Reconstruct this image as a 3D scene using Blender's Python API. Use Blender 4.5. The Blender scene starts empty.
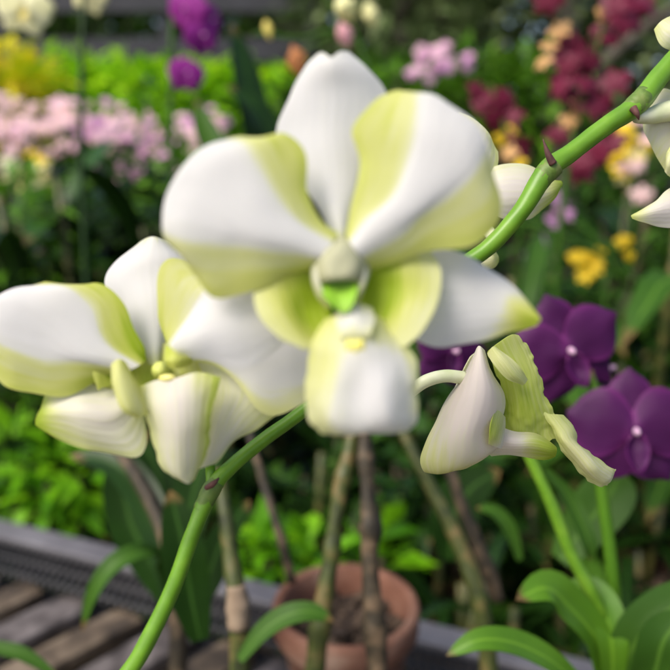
import bpy, math, random
import numpy as np
from mathutils import Vector, Matrix, Euler, noise
random.seed(7)
scene = bpy.context.scene
COL = scene.collection
R = math.radians

# ------------------------------------------------------------------ camera
F = 719.0                       # focal length in photograph pixels (670 px wide frame)
CAM = Vector((0, 0, 1.25))
PITCH = R(-14)
fwd = Vector((0, math.cos(PITCH), math.sin(PITCH)))
upv = Vector((0, -math.sin(PITCH), math.cos(PITCH)))
rgt = Vector((1, 0, 0))
cd = bpy.data.cameras.new('camera')
cam = bpy.data.objects.new('camera', cd)
COL.objects.link(cam)
cam.location = CAM
cam.rotation_euler = (R(90) + PITCH, 0, 0)
cd.sensor_width = 36
cd.lens = 18 / (335 / F)
cd.clip_start = 0.01
cd.clip_end = 400
cd.dof.use_dof = True
cd.dof.focus_distance = 0.229
cd.dof.aperture_fstop = 7.4
scene.camera = cam


def at(px, py, d):
    """point of the place seen at (px, py) of the photograph, d metres deep"""
    px, py, d = float(px), float(py), float(d)
    return CAM + d * (fwd + rgt * ((px - 335) / F) + upv * ((335 - py) / F))


def onz(px, py, z):
    v = at(px, py, 1) - CAM
    return CAM + v * ((z - CAM.z) / v.z)


# ------------------------------------------------------------------ materials
def nodes(name):
    m = bpy.data.materials.new(name)
    m.use_nodes = True
    nt = m.node_tree
    for n in list(nt.nodes):
        nt.nodes.remove(n)
    out = nt.nodes.new('ShaderNodeOutputMaterial')
    return m, nt, out


def N(nt, t, **kw):
    n = nt.nodes.new(t)
    for k, v in kw.items():
        if isinstance(k, str) and k in n.inputs:
            n.inputs[k].default_value = v
        else:
            setattr(n, k, v)
    return n


def ramp(nt, stops, interp='LINEAR'):
    r = nt.nodes.new('ShaderNodeValToRGB')
    e = r.color_ramp.elements
    r.color_ramp.interpolation = interp
    while len(e) > len(stops):
        e.remove(e[-1])
    while len(e) < len(stops):
        e.new(1)
    for i, (p, c) in enumerate(stops):
        e[i].position = p
        e[i].color = (*c, 1)
    return r


def petal_mat(name, stops, rough=.5, trans=.28, vein=.12, veins=9.0, nscale=60, namp=.10, attr='pig', spec=.25, streak=.46):
    m, nt, out = nodes(name)
    L = nt.links.new
    at_ = N(nt, 'ShaderNodeAttribute', attribute_name=attr)
    tc = N(nt, 'ShaderNodeTexCoord')
    no = N(nt, 'ShaderNodeTexNoise')
    no.inputs['Scale'].default_value = nscale
    no.inputs['Detail'].default_value = 5
    L(tc.outputs['Object'], no.inputs['Vector'])
    uvm = N(nt, 'ShaderNodeUVMap')
    sep = N(nt, 'ShaderNodeSeparateXYZ')
    L(uvm.outputs['UV'], sep.inputs['Vector'])
    # veins : ridges that run the length of the petal
    no2 = N(nt, 'ShaderNodeTexNoise')
    no2.inputs['Scale'].default_value = 3.0
    L(uvm.outputs['UV'], no2.inputs['Vector'])
    a = N(nt, 'ShaderNodeMath', operation='MULTIPLY_ADD')
    L(no2.outputs['Fac'], a.inputs[0])
    a.inputs[1].default_value = .16
    L(sep.outputs['X'], a.inputs[2])
    b = N(nt, 'ShaderNodeMath', operation='MULTIPLY')
    L(a.outputs[0], b.inputs[0])
    b.inputs[1].default_value = veins * 6.2832
    s = N(nt, 'ShaderNodeMath', operation='SINE')
    L(b.outputs[0], s.inputs[0])
    # pigment + cloudy variation
    p = N(nt, 'ShaderNodeMath', operation='SUBTRACT')
    L(no.outputs['Fac'], p.inputs[0])
    p.inputs[1].default_value = .5
    q = N(nt, 'ShaderNodeMath', operation='MULTIPLY_ADD')
    L(p.outputs[0], q.inputs[0])
    q.inputs[1].default_value = namp * 2
    L(at_.outputs['Fac'], q.inputs[2])
    q2 = N(nt, 'ShaderNodeMath', operation='MULTIPLY_ADD')
    L(s.outputs[0], q2.inputs[0])
    q2.inputs[1].default_value = .018
    L(q.outputs[0], q2.inputs[2])
    mp = N(nt, 'ShaderNodeMapping')
    mp.inputs['Scale'].default_value = (16, 1.6, 1)
    L(uvm.outputs['UV'], mp.inputs['Vector'])
    no3 = N(nt, 'ShaderNodeTexNoise')
    no3.inputs['Scale'].default_value = 1.5
    no3.inputs['Detail'].default_value = 4
    L(mp.outputs[0], no3.inputs['Vector'])
    q3 = N(nt, 'ShaderNodeMath', operation='MULTIPLY_ADD')
    L(no3.outputs['Fac'], q3.inputs[0])
    q3.inputs[1].default_value = streak
    L(q2.outputs[0], q3.inputs[2])
    q4 = N(nt, 'ShaderNodeMath', operation='SUBTRACT')
    L(q3.outputs[0], q4.inputs[0])
    q4.inputs[1].default_value = streak * .5
    cr = ramp(nt, stops)
    L(q4.outputs[0], cr.inputs['Fac'])
    # bump
    h = N(nt, 'ShaderNodeMath', operation='MULTIPLY_ADD')
    L(s.outputs[0], h.inputs[0])
    h.inputs[1].default_value = .5
    L(no.outputs['Fac'], h.inputs[2])
    bp = N(nt, 'ShaderNodeBump')
    bp.inputs['Strength'].default_value = vein
    bp.inputs['Distance'].default_value = .0006
    L(h.outputs[0], bp.inputs['Height'])
    pr = N(nt, 'ShaderNodeBsdfPrincipled')
    pr.inputs['Roughness'].default_value = rough
    pr.inputs['Specular IOR Level'].default_value = spec
    L(cr.outputs['Color'], pr.inputs['Base Color'])
    L(bp.outputs['Normal'], pr.inputs['Normal'])
    tr = N(nt, 'ShaderNodeBsdfTranslucent')
    L(cr.outputs['Color'], tr.inputs['Color'])
    L(bp.outputs['Normal'], tr.inputs['Normal'])
    mx = N(nt, 'ShaderNodeMixShader')
    mx.inputs[0].default_value = trans
    L(pr.outputs[0], mx.inputs[1])
    L(tr.outputs[0], mx.inputs[2])
    L(mx.outputs[0], out.inputs['Surface'])
    return m


def simple_mat(name, stops, scale=40, rough=.5, trans=0.0, bump=.2, dist=.002, island=0.0, spec=.4, detail=6, stretch=None, leaf=False):
    """noise-driven base colour; island: how much each loose piece (leaf) differs"""
    m, nt, out = nodes(name)
    L = nt.links.new
    tc = N(nt, 'ShaderNodeTexCoord')
    no = N(nt, 'ShaderNodeTexNoise')
    no.inputs['Scale'].default_value = scale
    no.inputs['Detail'].default_value = detail
    if stretch:
        mp = N(nt, 'ShaderNodeMapping')
        mp.inputs['Scale'].default_value = stretch
        L(tc.outputs['Object'], mp.inputs['Vector'])
        L(mp.outputs[0], no.inputs['Vector'])
    else:
        L(tc.outputs['Object'], no.inputs['Vector'])
    fac = no.outputs['Fac']
    if island:
        g = N(nt, 'ShaderNodeNewGeometry')
        mixn = N(nt, 'ShaderNodeMix')
        mixn.inputs[0].default_value = island
        L(fac, mixn.inputs[2])
        L(g.outputs['Random Per Island'], mixn.inputs[3])
        fac = mixn.outputs[0]
    cr = ramp(nt, stops)
    L(fac, cr.inputs['Fac'])
    col = cr.outputs['Color']
    if name.startswith('leaf_'):
        uvm = N(nt, 'ShaderNodeUVMap')
        sp_ = N(nt, 'ShaderNodeSeparateXYZ')
        L(uvm.outputs['UV'], sp_.inputs['Vector'])
        d1 = N(nt, 'ShaderNodeMath', operation='COMPARE')
        L(sp_.outputs['X'], d1.inputs[0])
        d1.inputs[1].default_value = .5
        d1.inputs[2].default_value = .045
        mr = N(nt, 'ShaderNodeMix', data_type='RGBA', blend_type='MIX')
        L(d1.outputs[0], mr.inputs[0])
        L(col, mr.inputs[6])
        mr.inputs[7].default_value = (*[min(1, c * 1.15 + .003) for c in stops[-1][1]], 1)
        no5 = N(nt, 'ShaderNodeTexNoise')
        no5.inputs['Scale'].default_value = 90
        L(tc.outputs['Object'], no5.inputs['Vector'])
        t1 = N(nt, 'ShaderNodeMath', operation='MULTIPLY_ADD')
        L(no5.outputs['Fac'], t1.inputs[0])
        t1.inputs[1].default_value = .16
        L(sp_.outputs['Y'], t1.inputs[2])
        t2 = N(nt, 'ShaderNodeMapRange')
        t2.inputs['From Min'].default_value = .99
        t2.inputs['From Max'].default_value = 1.05
        L(t1.outputs[0], t2.inputs['Value'])
        mt_ = N(nt, 'ShaderNodeMix', data_type='RGBA', blend_type='MIX')
        L(t2.outputs[0], mt_.inputs[0])
        L(mr.outputs[2], mt_.inputs[6])
        mt_.inputs[7].default_value = (.13, .085, .03, 1)
        col = mt_.outputs[2]
    pr = N(nt, 'ShaderNodeBsdfPrincipled')
    pr.inputs['Roughness'].default_value = rough
    pr.inputs['Specular IOR Level'].default_value = spec
    L(col, pr.inputs['Base Color'])
    if bump:
        bp = N(nt, 'ShaderNodeBump')
        bp.inputs['Strength'].default_value = bump
        bp.inputs['Distance'].default_value = dist
        L(no.outputs['Fac'], bp.inputs['Height'])
        L(bp.outputs['Normal'], pr.inputs['Normal'])
    if trans:
        tr = N(nt, 'ShaderNodeBsdfTranslucent')
        L(col, tr.inputs['Color'])
        mx = N(nt, 'ShaderNodeMixShader')
        mx.inputs[0].default_value = trans
        L(pr.outputs[0], mx.inputs[1])
        L(tr.outputs[0], mx.inputs[2])
        L(mx.outputs[0], out.inputs['Surface'])
    else:
        L(pr.outputs[0], out.inputs['Surface'])
    return m


W0 = (.86, .855, .85)
M_white = petal_mat('white_orchid_petal', [(0, W0), (.28, (.85, .85, .81)), (.45, (.82, .83, .53)), (.65, (.76, .78, .31)), (.85, (.65, .71, .145)), (1, (.46, .60, .035))], trans=.62, vein=.06)
M_cream = petal_mat('cream_orchid_petal', [(0, (.85, .81, .78)), (.22, (.84, .83, .70)), (.5, (.76, .79, .40)), (.8, (.56, .66, .12)), (1, (.36, .52, .025))], trans=.60, vein=.08)
M_lime_col = simple_mat('column_lime', [(.3, (.50, .56, .10)), (.7, (.66, .70, .22))], 300, .5, .2)
M_bud = petal_mat('blush_orchid_petal', [(0, (.88, .82, .78)), (.2, (.86, .84, .72)), (.42, (.80, .81, .46)), (.8, (.60, .69, .13)), (1, (.40, .55, .03))], trans=.60, vein=.10)
M_yellowspot = simple_mat('yellow_callus', [(.3, (.66, .62, .12)), (.7, (.76, .72, .25))], 300, .5)
M_cap = simple_mat('anther_cap', [(.3, (.66, .64, .56)), (.7, (.78, .77, .72))], 300, .45)
M_cap2 = petal_mat('column_hood', [(0, (.40, .40, .27)), (.3, (.46, .47, .28)), (.6, (.50, .58, .20)), (1, (.4, .55, .1))], trans=.2, rough=.7, vein=.03)
M_greenp = petal_mat('stigma_hollow', [(0, (.30, .50, .06)), (.7, (.22, .48, .02)), (1, (.15, .42, .01))], trans=.2, vein=.03)
M_green = simple_mat('stigma_green', [(.3, (.20, .42, .015)), (.7, (.28, .55, .03))], 200, .35)
M_stem = simple_mat('flower_stem_green', [(.25, (.085, .20, .010)), (.5, (.115, .26, .013)), (.75, (.16, .31, .022))], 110, .38, bump=.25, dist=.0006, trans=.05)
M_nodegreen = simple_mat('node_sheath', [(.3, (.055, .10, .014)), (.5, (.10, .17, .025)), (.7, (.16, .20, .05))], 260, .5, bump=.3, dist=.0005)
M_pedicel = simple_mat('pedicel_pale', [(.3, (.62, .68, .38)), (.7, (.76, .77, .60))], 120, .45, trans=.15)
M_bract = simple_mat('dry_bract', [(.3, (.045, .018, .018)), (.7, (.13, .05, .04))], 300, .7)
M_purple = petal_mat('purple_petal', [(0, (.050, .005, .055)), (.45, (.078, .009, .082)), (.8, (.15, .018, .14)), (1, (.26, .06, .22))], rough=.55, trans=.25, veins=11)
M_palelip = petal_mat('pale_lip', [(0, (.70, .45, .62)), (1, (.80, .70, .72))], trans=.2)
M_magenta = petal_mat('magenta_petal', [(0, (.22, .014, .20)), (.6, (.36, .03, .31)), (1, (.58, .16, .48))], trans=.25)
M_pink = petal_mat('pink_petal', [(0, (.66, .30, .48)), (.5, (.80, .50, .62)), (1, (.88, .76, .78))], trans=.3)
M_salmon = petal_mat('salmon_petal', [(0, (.66, .34, .38)), (.5, (.80, .54, .54)), (1, (.88, .76, .70))], trans=.3)
M_orchidpink = petal_mat('orchid_pink_petal', [(0, (.60, .20, .52)), (.5, (.72, .34, .62)), (1, (.80, .52, .70))], trans=.3)
M_maroon = petal_mat('maroon_petal', [(0, (.075, .004, .014)), (.5, (.12, .007, .028)), (1, (.26, .035, .08))], rough=.45, trans=.2)
M_orange = petal_mat('apricot_petal', [(0, (.46, .19, .07)), (.5, (.60, .34, .13)), (1, (.72, .52, .27))], trans=.25)
M_yellow = petal_mat('yellow_petal', [(0, (.72, .46, .012)), (.5, (.80, .56, .02)), (1, (.82, .66, .08))], trans=.25)
M_paleyellow = petal_mat('pale_yellow_petal', [(0, (.76, .64, .16)), (.5, (.80, .72, .28)), (1, (.82, .78, .48))], trans=.25)
M_creamfar = petal_mat('cream_far_petal', [(0, (.80, .78, .40)), (.5, (.82, .80, .54)), (1, (.70, .72, .22))], trans=.25)

LEAFS = {
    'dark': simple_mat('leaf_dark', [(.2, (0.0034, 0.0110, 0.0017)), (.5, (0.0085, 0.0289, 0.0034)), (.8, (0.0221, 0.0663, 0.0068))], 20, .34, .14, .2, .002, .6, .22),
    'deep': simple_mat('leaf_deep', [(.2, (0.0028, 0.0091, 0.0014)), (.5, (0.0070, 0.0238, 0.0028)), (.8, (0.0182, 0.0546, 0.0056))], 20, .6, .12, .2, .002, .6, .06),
    'mid': simple_mat('leaf_mid', [(.2, (0.0160, 0.0496, 0.0048)), (.5, (0.0320, 0.0920, 0.0080)), (.8, (0.0600, 0.1440, 0.0128))], 20, .5, .24, .15, .002, .6, .18),
    'bright': simple_mat('leaf_bright', [(.2, (0.0450, 0.1350, 0.0072)), (.5, (0.0810, 0.2070, 0.0108)), (.8, (0.1350, 0.2880, 0.0162))], 20, .42, .25, .15, .002, .6, .3),
    'lime': simple_mat('leaf_lime', [(.15, (.14, .37, .004)), (.5, (.28, .58, .006)), (.85, (.46, .72, .015))], 12, .5, .38, .15, .002, .7, .25),
    'fresh': simple_mat('leaf_fresh', [(.15, (0.0440, 0.1584, 0.0026)), (.5, (0.1056, 0.3168, 0.0044)), (.85, (0.2112, 0.4752, 0.0079))], 12, .45, .35, .15, .002, .75, .3),
    'yellow': simple_mat('leaf_yellow', [(.15, (.40, .50, .008)), (.5, (.66, .64, .014)), (.85, (.78, .58, .03))], 12, .5, .35, .15, .002, .7, .25),
    'tree': simple_mat('leaf_tree', [(.15, (.05, .09, .026)), (.5, (.125, .19, .060)), (.85, (.27, .33, .15))], 3, .5, .28, .1, .003, .6, .3),
}
M_cane = simple_mat('cane', [(.32, (.016, .022, .006)), (.5, (.050, .064, .012)), (.68, (.14, .10, .035))], 70, .5, 0, .3, .002)
M_canebrown = simple_mat('cane_brown', [(.32, (.014, .011, .006)), (.5, (.036, .027, .014)), (.68, (.12, .08, .045))], 75, .65, 0, .4, .002)
M_sheath = simple_mat('dry_sheath', [(.2, (.16, .11, .07)), (.8, (.34, .26, .18))], 80, .75, .1, .4, .002)
M_clay = simple_mat('terracotta', [(.3, (.075, .033, .020)), (.48, (.155, .066, .040)), (.6, (.20, .10, .066)), (.74, (.30, .22, .17))], 22, .8, 0, .4, .002)
M_bark = simple_mat('potting_bark', [(.2, (.015, .010, .008)), (.5, (.05, .033, .022)), (.85, (.13, .09, .06))], 90, .9, 0, .8, .006, .5)
M_soil = simple_mat('soil', [(.2, (.012, .010, .008)), (.5, (.03, .024, .018)), (.85, (.06, .048, .036))], 3, .95, 0, .6, .02)
M_gravel = simple_mat('gravel', [(.2, (.10, .075, .05)), (.5, (.22, .165, .105)), (.85, (.34, .27, .18))], 30, .95, 0, .8, .01)
M_metal = simple_mat('painted_rail', [(.2, (.075, .072, .08)), (.5, (.125, .12, .132)), (.85, (.19, .185, .20))], 22, .42, 0, .15, .001, 0, .5)
M_slat = simple_mat('weathered_slat', [(.32, (.022, .018, .017)), (.5, (.066, .055, .052)), (.68, (.15, .13, .125))], 34, .6, 0, .4, .002, stretch=(1, 1, 1))
M_tan = simple_mat('tan_slat', [(.32, (.025, .018, .012)), (.5, (.080, .058, .038)), (.68, (.17, .13, .09))], 34, .75, 0, .5, .003)
M_dark = simple_mat('dark_mesh', [(.3, (.010, .010, .011)), (.7, (.026, .025, .027))], 40, .6)
M_fence = simple_mat('fence_paint', [(.2, (.016, .017, .022)), (.8, (.035, .036, .044))], 6, .6, 0, .2)
M_trunk = simple_mat('tree_bark', [(.2, (.05, .04, .03)), (.5, (.11, .095, .075)), (.85, (.19, .17, .14))], 8, .9, 0, .8, .02)
M_plastic = simple_mat('black_plastic_pot', [(.3, (.012, .012, .013)), (.7, (.03, .03, .03))], 20, .45)


# ------------------------------------------------------------------ object helpers
def root_of(o):
    while o.parent is not None:
        o = o.parent
    return o


def tag(o, label=None, cat=None, group=None, kind=None):
    for k, v in (('label', label), ('category', cat), ('group', group), ('kind', kind)):
        if v:
            o[k] = v
    return o


def thing(name, label, cat, loc, group=None, rot=None, scale=1):
    o = bpy.data.objects.new(name, None)
    o.empty_display_size = .02
    o.location = loc
    if rot:
        o.rotation_euler = rot
    o.scale = (scale,) * 3
    COL.objects.link(o)
    return tag(o, label, cat, group)


class MB:
    def __init__(s):
        s.v, s.f, s.pig, s.uv = [], [], [], []

    def add(s, verts, faces, pig=None, uv=None):
        b = len(s.v)
        s.v += [tuple(p) for p in verts]
        s.f += [tuple(b + i for i in f) for f in faces]
        s.pig += list(pig) if pig is not None else [0] * len(verts)
        s.uv += list(uv) if uv is not None else [(0, 0)] * len(verts)

    def mesh(s, name, off=Vector((0, 0, 0)), smooth=True):
        me = bpy.data.meshes.new(name)
        me.from_pydata([(p[0] - off.x, p[1] - off.y, p[2] - off.z) for p in s.v], [], s.f)
        a = me.attributes.new('pig', 'FLOAT', 'POINT')
        a.data.foreach_set('value', [float(x) for x in s.pig])
        ul = me.uv_layers.new(name='UVMap')
        li = np.empty(len(me.loops), dtype=np.int32)
        me.loops.foreach_get('vertex_index', li)
        ul.data.foreach_set('uv', np.array(s.uv, dtype=np.float32)[li].ravel())
        me.polygons.foreach_set('use_smooth', [smooth] * len(me.polygons))
        me.update()
        return me

    def build(s, name, mat, parent=None, thick=0, smooth=True, local=False, sub=0):
        off = Vector((0, 0, 0))
        if parent is not None and not local:
            off = root_of(parent).location.copy()
        me = s.mesh(name, off, smooth)
        me.materials.append(mat)
        o = bpy.data.objects.new(name, me)
        COL.objects.link(o)
        if parent is not None:
            o.parent = parent
        if thick:
            md = o.modifiers.new('thick', 'SOLIDIFY')
            md.thickness = thick
            md.offset = 0
            es = o.modifiers.new('crisp_rim', 'EDGE_SPLIT')
            es.split_angle = R(55)
        if sub:
            md = o.modifiers.new('sub', 'SUBSURF')
            md.levels = md.render_levels = sub
        return o


def cr1(P, n):
    """Catmull-Rom through rows of array P (k, c) -> (n, c)"""
    P = np.asarray(P, dtype=float)
    k = len(P)
    if k == 1:
        return np.repeat(P, n, 0)
    E = np.vstack([2 * P[0] - P[1], P, 2 * P[-1] - P[-2]])
    t = np.linspace(0, k - 1, n)
    i = np.minimum(t.astype(int), k - 2)
    u = (t - i)[:, None]
    a, b, c, d = E[i], E[i + 1], E[i + 2], E[i + 3]
    return .5 * (2 * b + (c - a) * u + (2 * a - 5 * b + 4 * c - d) * u ** 2 + (3 * b - a - 3 * c + d) * u ** 3)


def surface(ctrl, nu, nv):
    """ctrl (rows, cols, 4) -> (nv, nu, 4)"""
    C = np.asarray(ctrl, dtype=float)
    rows = np.stack([cr1(r, nu) for r in C])            # rows, nu, 4
    out = np.stack([cr1(rows[:, j], nv) for j in range(nu)], 1)
    return out


def petal(name, rows, depth, mat, parent, nu=36, nv=40, thick=.0003, wob=.0006, seed=0, mb=None, frill=0.0, sharp=0.0, relief=1.0):
    """rows of (px, py, depth offset in mm, pigment), each given its own real depth"""
    S = surface(rows, nu, nv)
    vs, pg, uv = [], [], []
    for i in range(nv):
        for j in range(nu):
            x, y, dm, p = S[i, j]
            u, v = j / (nu - 1), i / (nv - 1)
            q = at(x, y, depth + relief * dm / 1000)
            e = max(abs(u - .5) * 2, v) ** 4
            q = q + Vector(noise.noise_vector(q * 90 + Vector((seed, 0, 0)))) * wob * (1 + 1.5 * e)
            if frill:
                q = q + Vector(noise.noise_vector(q * 420 + Vector((seed, 3, 0)))) * frill * e
            vs.append(q)
            pg.append(p + sharp * math.tanh((p - .30) / .05))
            uv.append((u, v))
    fs = [(i * nu + j, i * nu + j + 1, (i + 1) * nu + j + 1, (i + 1) * nu + j) for i in range(nv - 1) for j in range(nu - 1)]
    m = MB()
    m.add(vs, fs, pg, uv)
    return m.build(name, mat, parent, thick)


def tube_mb(m, pts, rad, seg=14, res=6, wob=0.0, cap=True, seed=0, pig=0.0, nodes_=None):
    """smooth tube through pts with radii rad"""
    k = len(pts)
    A = cr1([(*p, r) for p, r in zip(pts, rad)], (k - 1) * res + 1)
    n = len(A)
    P = [Vector(a[:3]) for a in A]
    T = [(P[min(i + 1, n - 1)] - P[max(i - 1, 0)]).normalized() for i in range(n)]
    ref = Vector((0, 0, 1)) if abs(T[0].z) < .9 else Vector((1, 0, 0))
    s = T[0].cross(ref).normalized()
    vs, fs = [], []
    for i in range(n):
        s = (s - T[i] * s.dot(T[i])).normalized()
        b = T[i].cross(s)
        r = max(A[i][3], 1e-5)
        for j in range(seg):
            a = 2 * math.pi * j / seg
            rr = r * (1 + wob * noise.noise(Vector((math.cos(a) * 1.5 + seed, math.sin(a) * 1.5, i * .35))))
            vs.append(P[i] + (s * math.cos(a) + b * math.sin(a)) * rr)
    for i in range(n - 1):
        for j in range(seg):
            j2 = (j + 1) % seg
            fs.append((i * seg + j, i * seg + j2, (i + 1) * seg + j2, (i + 1) * seg + j))
    if cap:
        fs.append(tuple(range(seg - 1, -1, -1)))
        fs.append(tuple((n - 1) * seg + j for j in range(seg)))
    m.add(vs, fs, [pig] * len(vs), [(0, i / n) for i in range(n) for j in range(seg)])


def tube(name, pts, rad, mat, parent, **kw):
    m = MB()
    local = kw.pop('local', False)
    tube_mb(m, pts, rad, **kw)
    return m.build(name, mat, parent, local=local)


def px_tube(name, pp, mat, parent, **kw):
    """pp: (px, py, depth, radius in px)"""
    return tube(name, [at(a, b, d) for a, b, d, r in pp], [r * d / F for a, b, d, r in pp], mat, parent, **kw)


def blob_mb(m, c, r, axes=(rgt, fwd, upv), nu=18, nv=12, wob=.05, seed=0, squash=None):
    vs, fs = [], []
    for i in range(nv + 1):
        th = math.pi * i / nv
        for j in range(nu):
            ph = 2 * math.pi * j / nu
            d = Vector((math.sin(th) * math.cos(ph), math.sin(th) * math.sin(ph), math.cos(th)))
            k = 1 + wob * noise.noise(d * 1.7 + Vector((seed, 0, 0)))
            vs.append(c + axes[0] * d.x * r[0] * k + axes[1] * d.y * r[1] * k + axes[2] * d.z * r[2] * k)
    for i in range(nv):
        for j in range(nu):
            j2 = (j + 1) % nu
            fs.append((i * nu + j, (i + 1) * nu + j, (i + 1) * nu + j2, i * nu + j2))
    m.add(vs, fs)


def blob(name, c, r, mat, parent, **kw):
    m = MB()
    blob_mb(m, c, r, **kw)
    return m.build(name, mat, parent)


def strap_mb(m, pts, w, up=Vector((0, 0, 1)), n=18, fold=.25, seed=0, prof=.75, side=None, cols=5):
    """leaf along pts, half-width w, V-folded along its midrib"""
    A = cr1([tuple(p) for p in pts], n)
    P = [Vector(a) for a in A]
    T = [(P[min(i + 1, n - 1)] - P[max(i - 1, 0)]).normalized() for i in range(n)]
    vs, fs, uv = [], [], []
    for i in range(n):
        t = i / (n - 1)
        hw = w * max(.01, (1 - t) ** prof * (.4 + 2.6 * t))
        s = (side if side else T[i].cross(up))
        if s.length < 1e-4:
            s = Vector((1, 0, 0))
        s = (s - T[i] * s.dot(T[i])).normalized()
        nn = s.cross(T[i]).normalized()
        for j in range(cols):
            x = -1 + 2 * j / (cols - 1)
            z = abs(x) * fold + .10 * noise.noise(Vector((seed + x, t * 4, 0)))
            vs.append(P[i] + s * x * hw + nn * z * hw)
            uv.append((j / (cols - 1), t))
    for i in range(n - 1):
        for j in range(cols - 1):
            fs.append((i * cols + j, i * cols + j + 1, (i + 1) * cols + j + 1, (i + 1) * cols + j))
    m.add(vs, fs, None, uv)


def px_leaf(name, pp, w, mat, parent, up=None, **kw):
    """pp: (px, py, depth), w: half width in px at mean depth"""
    dm = sum(p[2] for p in pp) / len(pp)
    m = MB()
    strap_mb(m, [at(*p) for p in pp], w * dm / F, up=up or Vector((0, -.55, .83)), **kw)
    return m.build(name, mat, parent, thick=.0006)


def box_mb(m, c, ax, h):
    """box at centre c with unit axes ax and half sizes h"""
    vs = [c + ax[0] * sx * h[0] + ax[1] * sy * h[1] + ax[2] * sz * h[2] for sx in (-1, 1) for sy in (-1, 1) for sz in (-1, 1)]
    m.add(vs, [(0, 1, 3, 2), (4, 6, 7, 5), (0, 4, 5, 1), (2, 3, 7, 6), (0, 2, 6, 4), (1, 5, 7, 3)])


def bar(name, p, q, w, t, mat, parent, bevel=.002):
    """bar from p to q whose TOP face is on p-q; w wide, t thick"""
    d = (q - p)
    L = d.length
    d.normalize()
    s = d.cross(Vector((0, 0, 1))).normalized()
    z = s.cross(d)
    m = MB()
    box_mb(m, (p + q) / 2 - z * t / 2, (d, s, z), (L / 2, w / 2, t / 2))
    o = m.build(name, mat, parent, smooth=False)
    if bevel:
        b = o.modifiers.new('bevel', 'BEVEL')
        b.width = bevel
        b.segments = 2
    return o


def kids(o):
    return [c for c in bpy.data.objects if c.parent is o]


def copy_tree(o, parent=None, ch=None):
    c = o.copy()
    COL.objects.link(c)
    if parent is not None:
        c.parent = parent
    for k in (ch if ch is not None else kids(o)):
        copy_tree(k, c)
    return c


# ------------------------------------------------------------------ world, sun
w = bpy.data.worlds.new('World')
scene.world = w
w.use_nodes = True
nt = w.node_tree
sky = nt.nodes.new('ShaderNodeTexSky')
sky.sky_type = 'NISHITA'
sky.sun_disc = False
SUN = Vector((-.50, -.42, .76)).normalized()
sky.sun_elevation = math.asin(SUN.z)
sky.sun_rotation = math.atan2(SUN.x, SUN.y)
sky.altitude = 0
sky.air_density = 1.0
sky.dust_density = 4.0
sky.ozone_density = .6
bg = nt.nodes['Background']
bg.inputs['Strength'].default_value = .14
nt.links.new(sky.outputs[0], bg.inputs['Color'])
ld = bpy.data.lights.new('sun', 'SUN')
ld.energy = 2.1
ld.angle = R(32)
ld.color = (1, .95, .88)
lo = bpy.data.objects.new('sun', ld)
COL.objects.link(lo)
lo.rotation_euler = SUN.to_track_quat('Z', 'Y').to_euler()
lo.location = (0, 0, 6)
vs = scene.view_settings
vs.view_transform = 'Standard'
vs.look = 'None'
vs.exposure = .68
vs.gamma = 1
scene.render.engine = 'CYCLES'
scene.cycles.use_denoising = True
scene.cycles.max_bounces = 8
scene.cycles.transmission_bounces = 4

# ------------------------------------------------------------------ ground
m = MB()
g = 60
m.add([(-g, -g, 0), (g, -g, 0), (g, g, 0), (-g, g, 0)], [(0, 1, 2, 3)])
tag(m.build('ground', M_soil, None, smooth=False), 'dark damp soil under the plants', None, None, 'structure')


# ================================================================== MAIN FLOWER
def col_petal(name, cols, offs, pigs, depth, parent, mat=M_white, rowoff=None, rowpig=None, **kw):
    """cols: rows of (px,py) tuples; offs/pigs per column, rowoff/rowpig added per row"""
    rows = []
    for i, r in enumerate(cols):
        ro = rowoff[i] if rowoff else 0
        rp = rowpig[i] if rowpig else 0
        rows.append([(x, y, offs[j] + ro, pigs[j] + rp) for j, (x, y) in enumerate(r)])
    return petal(name, rows, depth, mat, parent, sharp=.06 if name == 'petal' else 0, relief=.45 if name == 'petal' else 1, **kw)


D1 = .149
fl = thing('orchid_flower', 'largest white and lime orchid bloom, open face on in the centre with round lip', 'orchid flower', at(341, 250, D1 + .006), 'white and lime orchid flowers')
col_petal('dorsal_sepal', [
    [(331, 240), (336, 240), (341, 240), (346, 240), (351, 240)],
    [(321, 214), (330, 214), (339, 214), (348, 214), (356, 214)],
    [(300, 180), (318, 180), (337, 180), (354, 180), (368, 180)],
    [(277, 135), (305, 135), (333, 134), (360, 134), (387, 134)],
    [(287, 95), (310, 94), (335, 94), (362, 93), (385, 93)],
    [(303, 67), (318, 65), (333, 66), (350, 65), (368, 70)],
    [(317, 54), (324, 52), (332, 55), (341, 52), (350, 54)]],
    [13, 10.5, 9.5, 10.5, 13], [0, 0, 0, 0, 0], D1, fl, rowoff=[-3, -2, 0, 1, 0, -2, -2], rowpig=[.45, .12, 0, 0, 0, .05, .25], seed=1)

col_petal('petal', [
    [(338, 234), (334, 240), (330, 246), (327, 251), (323, 256), (319, 261), (312, 268)],
    [(324, 219), (306, 222), (300, 228), (294, 234), (288, 242), (282, 252), (274, 282)],
    [(306, 187), (289, 200), (270, 210), (257, 222), (250, 234), (245, 249), (240, 291)],
    [(302, 153), (269, 168), (249, 181), (232, 201), (222, 226), (214, 248), (212, 295)],
    [(285, 136), (259, 145), (226, 158), (203, 180), (192, 209), (187, 247), (196, 276)],
    [(263, 138), (245, 138), (213, 150), (184, 174), (172, 206), (173, 240), (182, 254)],
    [(240, 133), (228, 135), (206, 147), (178, 171), (164, 196), (165, 230), (171, 243)]],
    [4.5, -.5, -3, -4, -3.5, -.5, 8], [.72, .46, 0, -.05, -.05, .40, .62], D1, fl,
    rowoff=[3, 1, 0, -1, -1, 1, 3], rowpig=[.06, .0, .0, 0, 0, -.02, -.05], seed=2)
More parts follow.
